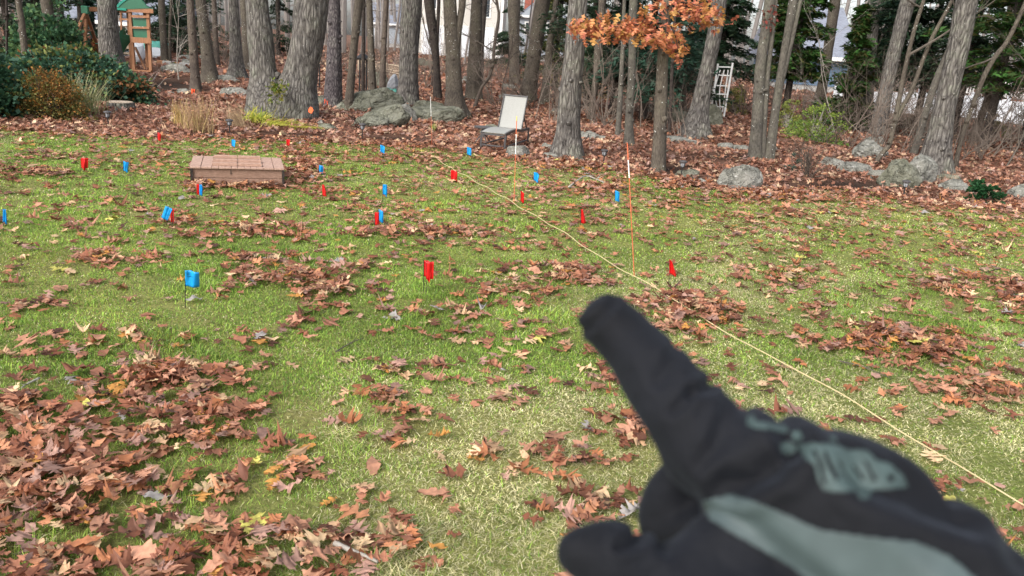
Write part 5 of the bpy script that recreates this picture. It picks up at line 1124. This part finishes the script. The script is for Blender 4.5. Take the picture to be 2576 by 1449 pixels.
# ------------------------------------------------------------------ far wood and undergrowth (masses)
def far_wood():
    out = []; rs = np.random.default_rng(77)
    for k in range(330):
        Y = 48+75*rs.random()**1.2; u = rs.uniform(-500, 3100); p = on(u, 100, Y)
        if 1000 < u < 1300 and Y > 52 and rs.random() < .8: continue
        x = p[0]; z = float(H(x, Y)); r = rs.uniform(.05, .19); h_ = rs.uniform(9, 16); ln = rs.normal(0, .06, 2)
        out.append(tube([[x, Y, z-.1], [x+ln[0]*h_*.5, Y, z+h_*.5], [x+ln[0]*h_, Y+ln[1], z+h_]], [r*1.15, r*.9, r*.4], 6, cap=False))
        for j in range(3):
            h2 = rs.uniform(1.2, 6); th = rs.uniform(0, 2*pi); branch_set([x+ln[0]*h2, Y, z+h2], (cos(th), sin(th)*.6, .5), rs.uniform(1.5, 3.5), r*.3, 1, 5, int(rs.integers(1e9)), .6, out)
    V, Fc = join(out); c = np.ones((len(V), 3))*np.array([.20, .18, .165])*(.6+.8*fbm(V, .3, 4)[:, None])
    tag(build('far_wood', (V, Fc), attr_mat('far_bark', .0, .9, .1), col=c), 'grey bare wood fading into the distance behind the houses', 'wood', kind='stuff')
far_wood()
def undergrowth():
    out = []; rs = np.random.default_rng(78); spots = []
    for (u0, u1, Y0, Y1, n) in ((1380, 1760, 19, 27, 30), (1760, 1900, 27, 30, 6), (2120, 2650, 18, 29, 60), (960, 1320, 26, 44, 40), (380, 640, 34, 50, 26), (1240, 1420, 24, 34, 14), (1900, 2150, 24, 34, 16), (-100, 140, 24, 30, 10), (640, 960, 30, 46, 24)):
        for k in range(n):
            Y = rs.uniform(Y0, Y1); u = rs.uniform(u0, u1); x = on(u, 150, Y)[0]; g = np.array([x, Y, float(H(x, Y))]); h_ = rs.uniform(.8, 2.6)
            for j in range(rs.integers(2, 5)): branch_set(g+rs.normal(0, .1, 3)*[1, 1, 0], (rs.normal(0, .4), rs.normal(0, .3), 1), h_*rs.uniform(.6, 1), .008+.003*h_, 2, 5, int(rs.integers(1e9)), .55, out, 0.0, .14)
    V, Fc = join(out); c = np.ones((len(V), 3))*np.array([.15, .12, .098])*(.35+1.3*vnoise(V, .8, 4)[:, None])
    tag(build('undergrowth', (V, Fc), attr_mat('undergrowth_bark', .0, .9, .1), col=c), 'tangled bare twiggy undergrowth filling the wood', 'undergrowth', kind='stuff')
undergrowth()

# ------------------------------------------------------------------ leaves on the ground
CL = [(560, 1240, 150, 110, .7), (420, 1425, 420, 60, 1.0), (300, 1330, 320, 130, 1.0), (250, 1210, 400, 215, 1.0), (560, 1060, 140, 60, .45), (130, 1420, 330, 90, 1), (600, 1390, 150, 70, .55), (760, 1385, 110, 60, .6), (420, 965, 190, 42, .75), (300, 868, 120, 40, .5), (620, 1170, 80, 60, .5),
      (30, 1040, 90, 60, .6), (760, 700, 190, 45, .75), (850, 740, 110, 26, .75), (620, 728, 110, 26, .5), (300, 655, 115, 20, .8), (110, 770, 90, 16, .45), (600, 585, 220, 22, .55), (440, 568, 60, 16, .6), (1050, 590, 190, 13, .75), (700, 660, 150, 22, .45),
      (600, 470, 130, 10, 1.3), (660, 462, 60, 8, 1.2), (765, 432, 50, 30, .9), (60, 440, 100, 16, .6), (740, 385, 60, 18, .5), (1150, 790, 120, 20, .55), (1300, 740, 130, 20, .55), (1420, 700, 120, 30, .65), (1710, 790, 160, 48, .85), (1050, 935, 85, 20, .6), (950, 1005, 80, 16, .45),
      (1000, 1110, 70, 22, .4), (1470, 478, 110, 16, .6), (1680, 520, 60, 14, .4), (1500, 555, 80, 14, .35), (1960, 695, 110, 28, .45), (2220, 855, 210, 40, .75), (2330, 880, 80, 34, 1.0), (2420, 722, 120, 30, .7), (2550, 755, 60, 50, .6), (2450, 980, 130, 50, .55),
      (1540, 965, 70, 34, .4), (1600, 1090, 120, 40, .5), (1450, 1140, 120, 40, .5), (1350, 1240, 80, 24, .35), (1480, 1290, 140, 50, .55), (2350, 1240, 110, 45, .4), (2540, 1385, 80, 50, .55), (970, 1405, 110, 40, .65), (930, 1240, 45, 16, .45), (1700, 470, 60, 12, .5),
      (2080, 640, 200, 20, .18), (1900, 560, 200, 20, .2), (300, 400, 300, 24, .22), (1000, 400, 240, 16, .28), (1500, 420, 200, 12, .45), (1950, 500, 300, 12, .5), (860, 1200, 60, 20, .3), (640, 860, 80, 14, .3), (120, 900, 100, 16, .4), (1260, 1010, 70, 14, .3), (880, 590, 60, 10, .5)]
LEAFC = np.array([(.37, .185, .125), (.31, .135, .085), (.22, .085, .050), (.16, .058, .034), (.46, .29, .18), (.31, .18, .15), (.34, .135, .065), (.54, .38, .24), (.10, .042, .027), (.40, .18, .10)])
LEAFC = LEAFC*np.array([1.16, 1.15, 1.06])
LEAFW = np.array([.2, .2, .14, .08, .08, .1, .07, .04, .04, .05]); LEAFW /= LEAFW.sum()
def cover(x, y):
    P = np.stack([x, y, H(x, y)], 1); u, v = proj(P); u = np.where(y > .8, u, -9999)
    r = np.zeros(len(x))
    for a, b, c_, d_, w_ in CL: r = np.maximum(r, w_*np.exp(-(((u-a)/c_)**2+((v-b)/d_)**2)**1.3))
    e = edge_dist(x, y); near = np.exp(-np.maximum(e, 0)/.38)*.6
    nz = fbm(np.stack([x, y], 1), 1.7, 40); n2 = fbm(np.stack([x, y], 1), 4.5, 60, 2)
    base = .042+.15*sstep(.52, .72, nz)+.03*(u > 1300)+.05*(v < 620)
    r = np.where(y > .8, r, .3*sstep(.45, .6, nz)); r = r*(.45+1.2*sstep(.3, .62, n2))*(1+.25*(v > 900))*(1-np.clip(1.4*mulch_w(u, v), 0, .95))
    return np.clip(np.maximum(r, base)+near*(.3+n2), 0, 1.25)
lo_x, hi_x = -11, 11
N0 = 190000
x = rng.uniform(lo_x, hi_x, N0); y = rng.uniform(.9, 17, N0); e = edge_dist(x, y)
ok = (e > -.3) & (np.abs(x) < 1.6+.78*y)
x, y = x[ok], y[ok]; dens = N0/((hi_x-lo_x)*16.1)
cv = cover(x, y); keep = rng.random(len(x)) < cv*430/dens; x, y, cv = x[keep], y[keep], cv[keep]; n = len(x)
g3 = H(x, y)
z = g3+.018+rng.random(n)*.014+np.clip(cv-.2, 0, 1)*rng.random(n)*.055
P = np.stack([x, y, z], 1); yaw = rng.uniform(0, 2*pi, n); pit = rng.normal(0, .12, n)*(.6+cv); rol = rng.normal(0, .15, n)*(.6+cv); size = rng.uniform(.078, .142, n)*np.where(rng.random(n) < .22, .55, 1)
cidx = rng.choice(len(LEAFC), n, p=LEAFW); col = LEAFC[cidx]*rng.uniform(.62, 1.35, (n, 1))
odd = rng.random(n); col[odd < .006] = (.55, .50, .12); col[(odd > .006) & (odd < .012)] = (.34, .31, .29); col[(odd > .012) & (odd < .035)] = (.50, .24, .06)
odd_name = np.where(odd < .006, 'yellow-green', np.where(odd < .012, 'pale grey', np.where(odd < .035, 'orange', '')))
# heap against the sandbox front
u_, v_ = proj(P); infront = (u_ > 0) & (u_ < 2576) & (v_ < 1449)
px = size*F/np.maximum(y, 1); hidden = ((u_ > 1640+.55*(v_-1000)) & (v_ > 950) & (u_ < 2560) & (v_ > 1000+.55*(u_-1800)))
big = px*np.where(infront & ~hidden, 1, 0); big[(u_ < 15) | (u_ > 2560) | (v_ > 1435)] = 0
big = big+z*20; order = np.argsort(-big)
ind, rest = order[:300], order[300:]
def gcol(cl, m, k=0): return np.repeat(cl, m, 0)
near = rest[y[rest] < 9]; far = rest[y[rest] >= 9]
lod_of = rng.choice([0, 3, 4], n, p=[.55, .30, .15]); NB = [(k_, near[lod_of[near] == k_]) for k_ in (0, 3, 4)]
NS = [(lb, leaf_batch(P[lb], yaw[lb], pit[lb], rol[lb], size[lb], k_)) for k_, lb in NB]; Vb, Qb, mb = leaf_batch(P[far], yaw[far], pit[far], rol[far], size[far]*1.05, 1)
# the wood floor
def strew(x0, x1, y0, y1, per_m2, smin, smax, lod, lift=.0):
    n = int((x1-x0)*(y1-y0)*per_m2); x = rng.uniform(x0, x1, n); y = rng.uniform(y0, y1, n)
    ok = (edge_dist(x, y) < .25) & (x > -1.5-.66*y-2) & (x < 1.5+.72*y+2); x, y = x[ok], y[ok]; P = np.stack([x, y, H(x, y)], 1); u, v = proj(P)
    mw = mulch_w(u, v); nz = fbm(P[:, :2], 1.1, 70); keep = rng.random(len(x)) < (1-.95*np.clip(mw*1.6, 0, 1))*(.45+.8*sstep(.3, .6, nz)); P = P[keep]; n = len(P)
    P[:, 2] += .012+rng.random(n)*.05+lift
    V, Q, m = leaf_batch(P, rng.uniform(0, 2*pi, n), rng.normal(0, .38, n), rng.normal(0, .38, n), rng.uniform(smin, smax, n), lod)
    c = LEAFC[rng.choice(len(LEAFC), n, p=LEAFW)]*rng.uniform(.62, 1.25, (n, 1)); c = c*.9+c.mean(1, keepdims=True)*.14; return V, Q, np.repeat(c, m, 0)
sets = [(q_[0], q_[1], gcol(col[lb], q_[2])) for lb, q_ in NS]+[ (Vb, Qb, gcol(col[far], mb)), strew(-16, 17, 10.5, 19, 170, .085, .15, 1), strew(-24, 26, 19, 29, 75, .11, .18, 1), strew(-36, 40, 29, 62, 14, .20, .36, 2)]
off = 0; Vs = []; Qs = []; Cs = []
for V, Q, c in sets: Vs.append(V); Qs.append(Q+off); Cs.append(c); off += len(V)
tag(build('leaf_litter', (np.concatenate(Vs), np.concatenate(Qs)), M['leafdead'], col=np.concatenate(Cs)), 'brown fallen leaves strewn over the lawn and the wood floor', 'fallen leaves', kind='stuff')
LNAME = ['pinkish tan', 'reddish brown', 'brown', 'dark brown', 'light tan', 'mauve brown', 'rusty', 'pale buff', 'nearly black', 'copper']
PLACES = [(250, 1300, 'in the large pile at bottom left'), (100, 1050, 'on the far left flank of the large pile'), (480, 1030, 'on the upper right rim of the large pile'), (640, 1400, 'near the pale stick at the bottom edge'), (900, 1400, 'right of the pale stick at the bottom edge'), (750, 700, 'in the pile between the blue and the red flag'),
          (850, 1100, 'on the open grass left of the thumb'), (1050, 940, 'on the grass below the nearest red flag'), (1300, 1250, 'left of the thumb tip'), (1500, 1120, 'left of the pointing finger'), (1700, 760, 'beside the fingertip and the twine'), (2200, 880, 'in the pile right of the twine'), (2450, 1000, 'near the right edge beyond the twine'),
          (1250, 740, 'between the red flag and the fingertip'), (300, 700, 'left of the square blue flag'), (2400, 1300, 'by the wrist of the gloved hand'), (2000, 1000, 'along the twine above the back of the hand'), (600, 1200, 'on the right fringe of the large pile')]
def leaf_label(i):
    d = [((u_[i]-a)**2+(v_[i]-b)**2, t) for a, b, t in PLACES]
    sh = {0: 'many-lobed', 3: 'broad deep-cut', 4: 'narrow wavy-edged'}[int(lod_of[i])]; k = int(cidx[i]); nm = odd_name[i] or LNAME[k]
    return ('small ' if size[i] < .105 else 'large ' if size[i] > .145 else '')+nm+' '+sh+' oak leaf '+min(d)[1]
_lab = {int(i): leaf_label(i) for i in ind}; _by = {}
for i, t_ in _lab.items(): _by.setdefault(t_, []).append(i)
ORD = ['leftmost', 'second-from-left', 'third-from-left', 'fourth-from-left', 'fifth-from-left', 'sixth-from-left', 'seventh-from-left', 'eighth-from-left', 'ninth-from-left', 'tenth-from-left']
for t_, l_ in _by.items():
    if len(l_) > 1:
        for k_, i in enumerate(sorted(l_, key=lambda q: u_[q])): _lab[i] = (ORD[min(k_, 9)] if k_ < len(l_)-1 else 'rightmost')+' '+t_
for i in ind:                                             # the leaves that show largest, each its own
    V, Q, m = leaf_batch(np.zeros((1, 3)), yaw[i:i+1], pit[i:i+1], rol[i:i+1], size[i:i+1], int(lod_of[i]))
    o = build('oak_leaf', (V, Q), M['leafdead'], col=np.repeat(col[i:i+1], m, 0), smooth=True); o.location = tuple(P[i])
    tag(o, _lab[int(i)], 'leaf', 'fallen oak leaves in the foreground')

# ------------------------------------------------------------------ grass
def grass(n, y0, y1, L0, wd, seed):
    rs = np.random.default_rng(seed); y = y0+(y1-y0)*rs.random(n); x = rs.uniform(-1, 1, n)*(1.5+.76*y); e = edge_dist(x, y)
    P2 = np.stack([x, y], 1); f = fbm(P2, 1.3, 90); ok = (e > .45*(fbm(P2, 2.2, 12)-.5)*2+.05) & (rs.random(n) < .28+1.1*sstep(.30, .58, fbm(P2, 4.2, 91, 2)*.6+f*.4)); x, y, P2 = x[ok], y[ok], P2[ok]; n = len(x)
    z = H(x, y); u, v = proj(np.stack([x, y, z], 1))
    # kinds of turf: lush green, straw, moss
    G = lambda a, b, c_, d_: np.exp(-((u-a)/c_)**2-((v-b)/d_)**2)
    straw = .45*sstep(.42, .70, fbm(P2, .8, 120))+.55*G(1400, 1280, 420, 230)+.6*G(2250, 1080, 420, 170)+.35*G(1900, 750, 500, 90)+.3*G(1250, 390, 300, 25)+.3*G(900, 1350, 200, 120)
    straw = straw-.5*G(150, 800, 400, 240)-.5*G(850, 580, 520, 150)-.4*G(800, 880, 420, 130)-.25*G(1400, 640, 250, 100); mossy = .7*sstep(.48, .68, fbm(P2, .9, 150))*.6+.8*G(2200, 560, 520, 55)+.35*G(100, 680, 220, 60)+.3*G(2450, 1130, 150, 60)+.3*G(1250, 470, 220, 30)
    straw = np.clip(straw+.14+.35*(vnoise(P2, 7, 3)-.5), .12, .85); mossy = np.clip(mossy, 0, .9)
    k = rs.random(n); iss = k < straw; ism = (~iss) & (rs.random(n) < mossy)
    gr = np.array([(.22, .36, .060), (.29, .43, .075), (.36, .48, .09), (.15, .26, .06)])[rs.integers(0, 4, n)]; st = np.array([(.66, .60, .33), (.78, .72, .46), (.52, .48, .24)])[rs.integers(0, 3, n)]; ms = np.array([(.37, .39, .08), (.45, .44, .10), (.31, .35, .07)])[rs.integers(0, 3, n)]
    c = np.where(iss[:, None], st, np.where(ism[:, None], ms, gr))*rs.uniform(.55, 1.45, (n, 1))*(.55+.9*fbm(P2, 2.5, 200)[:, None])
    tuf = 1+.9*sstep(.60, .74, fbm(P2, 3.1, 333, 2)); Ln = tuf*L0*rs.uniform(.45, 1.15, n)*np.where(ism, .5, 1)*np.where(iss, .95, 1)*(.75+.5*f[ok] if len(f) != n else 1); lean = np.where(iss, rs.uniform(.8, 1.5, n), rs.uniform(.15, .95, n)); a = rs.uniform(0, 2*pi, n)
    d = np.stack([np.cos(a)*np.sin(lean), np.sin(a)*np.sin(lean), np.cos(lean)], 1); bend = np.stack([np.cos(a)*.35, np.sin(a)*.35, -.25*np.ones(n)], 1)
    sd_ = rs.uniform(-1, 1, n)+a+pi/2; s = np.stack([np.cos(sd_), np.sin(sd_), 0*a], 1)*(wd/2*rs.uniform(.7, 1.2, n))[:, None]
    p0 = np.stack([x, y, z-.004], 1); p1 = p0+d*Ln[:, None]*.55; p1[:, 2] = np.maximum(p1[:, 2], z+.004); p2 = p1+(d+bend)*Ln[:, None]*.45; p2[:, 2] = np.maximum(p2[:, 2], z+.004)
    V = np.stack([p0-s, p0+s, p1+s*.8, p1-s*.8, p2], 1).reshape(-1, 3); b = (np.arange(n)*5)[:, None]
    T = np.concatenate([b+[0, 1, 2], b+[0, 2, 3], b+[3, 2, 4]], 0); return V, T, np.repeat(c, 5, 0)
GS = [grass(250000, .8, 3.6, .034, .0030, 1), grass(370000, 3.6, 7.0, .032, .0048, 2), grass(450000, 7.0, 16.5, .032, .0085, 3)]
off = 0; Vs = []; Qs = []; Cs = []
for V, Q, c in GS: Vs.append(V); Qs.append(Q+off); Cs.append(c); off += len(V)
tag(build('grass', (np.concatenate(Vs), np.concatenate(Qs)), M['grass'], col=np.concatenate(Cs)), 'green and straw-coloured lawn grass with mossy patches', 'grass', kind='stuff')

# ------------------------------------------------------------------ the pointing gloved hand
def hand():
    def P3(u, v, d): q = ray(u, v); return C0+q*d          # d: depth along the view axis
    spheres = []
    def chain(pts, step=.0035):
        W = np.array([list(P3(u, v, d))+[r*d/F] for (u, v, d, r) in pts]); W = spline(W, 10) if len(W) > 2 else spline(W, 10)
        L = np.concatenate([[0], np.cumsum(np.linalg.norm(np.diff(W[:, :3], axis=0), axis=1))]); s = np.linspace(0, L[-1], max(int(L[-1]/step), 2))
        for t in s: spheres.append([np.interp(t, L, W[:, i]) for i in range(4)])
        return W
    idx_ = chain([(1526, 806, .415, 70), (1578, 856, .41, 81), (1634, 925, .40, 92), (1692, 1005, .39, 102), (1744, 1070, .385, 110), (1796, 1140, .38, 125)])
    chain([(1796, 1140, .38, 125), (1870, 1180, .375, 132), (1990, 1235, .365, 180), (2140, 1325, .355, 208), (2300, 1440, .345, 212), (2480, 1600, .33, 215), (2750, 1850, .32, 230), (3100, 2150, .31, 250)])
    chain([(1990, 1290, .385, 170), (2140, 1400, .385, 190), (2300, 1500, .375, 190)])
    chain([(1860, 1250, .385, 110), (1960, 1380, .375, 170), (2100, 1520, .36, 180), (2300, 1650, .35, 190)])
    chain([(1770, 1140, .41, 78), (1722, 1200, .425, 66), (1672, 1262, .43, 62), (1652, 1318, .43, 54), (1700, 1350, .42, 56), (1780, 1330, .41, 66)])        # curled middle finger
    chain([(1830, 1210, .43, 78), (1780, 1290, .445, 64), (1740, 1360, .445, 60), (1790, 1400, .43, 60), (1860, 1380, .42, 66)])                              # curled ring finger
    chain([(1900, 1290, .44, 78), (1840, 1370, .455, 60), (1810, 1440, .455, 56), (1870, 1480, .44, 58), (1940, 1450, .43, 66)])                              # curled little finger
    th_ = chain([(1468, 1392, .352, 78), (1526, 1402, .352, 94), (1604, 1436, .352, 88), (1680, 1462, .353, 88), (1765, 1440, .356, 100), (1850, 1390, .362, 120), (1930, 1330, .37, 120)])  # thumb
    chain([(1690, 1520, .35, 120), (1850, 1560, .35, 170), (2050, 1650, .345, 200), (2300, 1750, .34, 210)])
    bm = bmesh.new(); bmesh.ops.create_icosphere(bm, subdivisions=2, radius=1.0); SV = np.array([v.co[:] for v in bm.verts]); SF = np.array([[v.index for v in f.verts] for f in bm.faces]); bm.free()
    S = np.array(spheres); V = (SV[None]*S[:, 3][:, None, None]+S[:, None, :3]).reshape(-1, 3); T = (SF[None]+(np.arange(len(S))*len(SV))[:, None, None]).reshape(-1, 3)
    me = fast_mesh('glove_base', V, T); o = bpy.data.objects.new('glove_tmp', me); COL.objects.link(o)
    md = o.modifiers.new('r', 'REMESH'); md.mode = 'VOXEL'; md.voxel_size = .0022; md2 = o.modifiers.new('s', 'SMOOTH'); md2.iterations = 9; md2.factor = .6
    dg = bpy.context.evaluated_depsgraph_get(); m2 = bpy.data.meshes.new_from_object(o.evaluated_get(dg)); bpy.data.objects.remove(o)
    n = len(m2.vertices); V = np.zeros(n*3); m2.vertices.foreach_get('co', V); V = V.reshape(-1, 3); Nn = np.zeros(n*3); m2.vertices.foreach_get('normal', Nn); Nn = Nn.reshape(-1, 3)
    disp = (fbm(V, 38, 7, 2)-.5)*.0050                    # loose cloth
    def fold(u0, v0, u1, v1, d, wd, dp, lim=.05):         # a crease drawn between two pixels at depth d
        nonlocal disp
        a, b = P3(u0, v0, d), P3(u1, v1, d); ab = b-a; t = np.clip(((V-a) @ ab)/(ab @ ab), 0, 1); q = a+t[:, None]*ab; w_ = V-q; view = RM[:, 2]; w_ = w_-(w_ @ view)[:, None]*view
        r = np.linalg.norm(w_, axis=1); fr = np.abs((V-a) @ view) < lim; disp = disp-1.5*dp*np.exp(-(r/wd)**2)*fr+dp*.8*np.exp(-((r-wd*2.0)/wd)**2)*fr
    fold(1480, 830, 1550, 760, .40, .0022, .0014); fold(1690, 1030, 1735, 985, .375, .0022, .0016); fold(1735, 985, 1800, 975, .375, .0022, .0018)
    fold(1640, 950, 1700, 880, .39, .0030, .0012); fold(1860, 1240, 2010, 1130, .34, .0045, .0045); fold(2010, 1130, 2050, 1085, .335, .004, .003); fold(2230, 1240, 2500, 1330, .31, .0055, .0045)
    fold(1780, 1180, 1850, 1060, .35, .003, .0015); fold(1560, 1384, 1640, 1376, .335, .0018, .0022); fold(1690, 1400, 1760, 1350, .335, .003, .002)
    # lift the reading of the depth of these folds to the actual surface
    V = V+Nn*disp[:, None]; Fq = [list(p_.vertices) for p_ in m2.polygons]
    base = P3(2480, 1600, .34); root = empty('person', base, "photographer's hand in a black glove pointing left across the lawn", 'person')
    build('glove', (V, Fq), M['glove'], root, smooth=True); gl = bpy.data.objects[[o.name for o in bpy.data.objects if o.name.startswith('glove')][0]]
    bv = BVHTree.FromPolygons([Vector(v) for v in V], Fq)
    def inpoly(u, v, poly):
        c_ = False; n_ = len(poly); j = n_-1
        for i in range(n_):
            xi, yi = poly[i]; xj, yj = poly[j]
            if (yi > v) != (yj > v) and u < (xj-xi)*(v-yi)/(yj-yi)+xi: c_ = not c_
            j = i
        return c_
    def patch(name, polys, holes, mat, step=5, th=.0006):
        us = [p_[0] for q in polys for p_ in q]; vs = [p_[1] for q in polys for p_ in q]; U = np.arange(min(us)-step, max(us)+step, step); Vv = np.arange(min(vs)-step, max(vs)+step, step); grid = {}; VV = []; FF = []
        def vert(i, j):
            if (i, j) not in grid:
                d = Vector(ray(U[i], Vv[j])).normalized(); h_ = bv.ray_cast(Vector(C0), d)
                if h_[0] is None: grid[(i, j)] = None
                else: VV.append(np.array(h_[0])+np.array(h_[1])*th*(1 if h_[1].dot(d) < 0 else -1)); grid[(i, j)] = len(VV)-1
            return grid[(i, j)]
        for i in range(len(U)-1):
            for j in range(len(Vv)-1):
                cu, cv_ = U[i]+step/2, Vv[j]+step/2
                if any(inpoly(cu, cv_, q) for q in polys) and not any(inpoly(cu, cv_, q) for q in holes):
                    f = [vert(i, j), vert(i, j+1), vert(i+1, j+1), vert(i+1, j)]
                    if None not in f: FF.append(f)
        oo = build(name, (np.array(VV), FF), M[mat], gl, smooth=True); sm = oo.modifiers.new('solid', 'SOLIDIFY'); sm.thickness = .0005; sm.offset = -1
    patch('grip_stripe', [[(1768, 1262), (1800, 1252), (1840, 1246), (1900, 1262), (1990, 1300), (2060, 1332), (2140, 1344), (2230, 1356), (2300, 1362), (2390, 1400), (2470, 1470), (2560, 1600), (2150, 1600), (2060, 1478), (1990, 1425), (1910, 1380), (1840, 1340), (1785, 1305)]], [], 'grip')
    C_ = lambda l: [(1811+a/3.272, 1006+b/3.272) for a, b in l]
    patch('printed_emblem', [C_([(640, 372), (760, 360), (950, 372), (1060, 420), (1190, 410), (1290, 500), (1390, 530), (1500, 620), (1545, 720), (1400, 735), (1250, 745), (1225, 815), (1150, 815), (1120, 755), (950, 760), (850, 745), (805, 660), (780, 540), (700, 480)]),
                      C_([(500, 370), (560, 340), (640, 380), (620, 430), (560, 455), (510, 430)]), C_([(225, 140), (280, 130), (300, 180), (400, 195), (520, 215), (560, 245), (540, 275), (430, 250), (300, 238), (230, 210)]), C_([(590, 265), (660, 260), (690, 310), (640, 350), (600, 320)]), C_([(900, 300), (950, 310), (960, 345), (910, 335)])],
          [C_([(760, 400), (785, 400), (850, 560), (880, 700), (850, 700), (815, 560)]), C_([(845, 425), (875, 425), (920, 520), (985, 650), (960, 665), (900, 580)]), C_([(960, 500), (985, 500), (1020, 580), (1070, 665), (1045, 675)]), C_([(1080, 540), (1100, 530), (1190, 650), (1165, 665)]), C_([(1370, 620), (1430, 620), (1440, 670), (1380, 670)]), C_([(1180, 500), (1200, 495), (1290, 660), (1265, 675)])], 'emblem', 3)
hand()
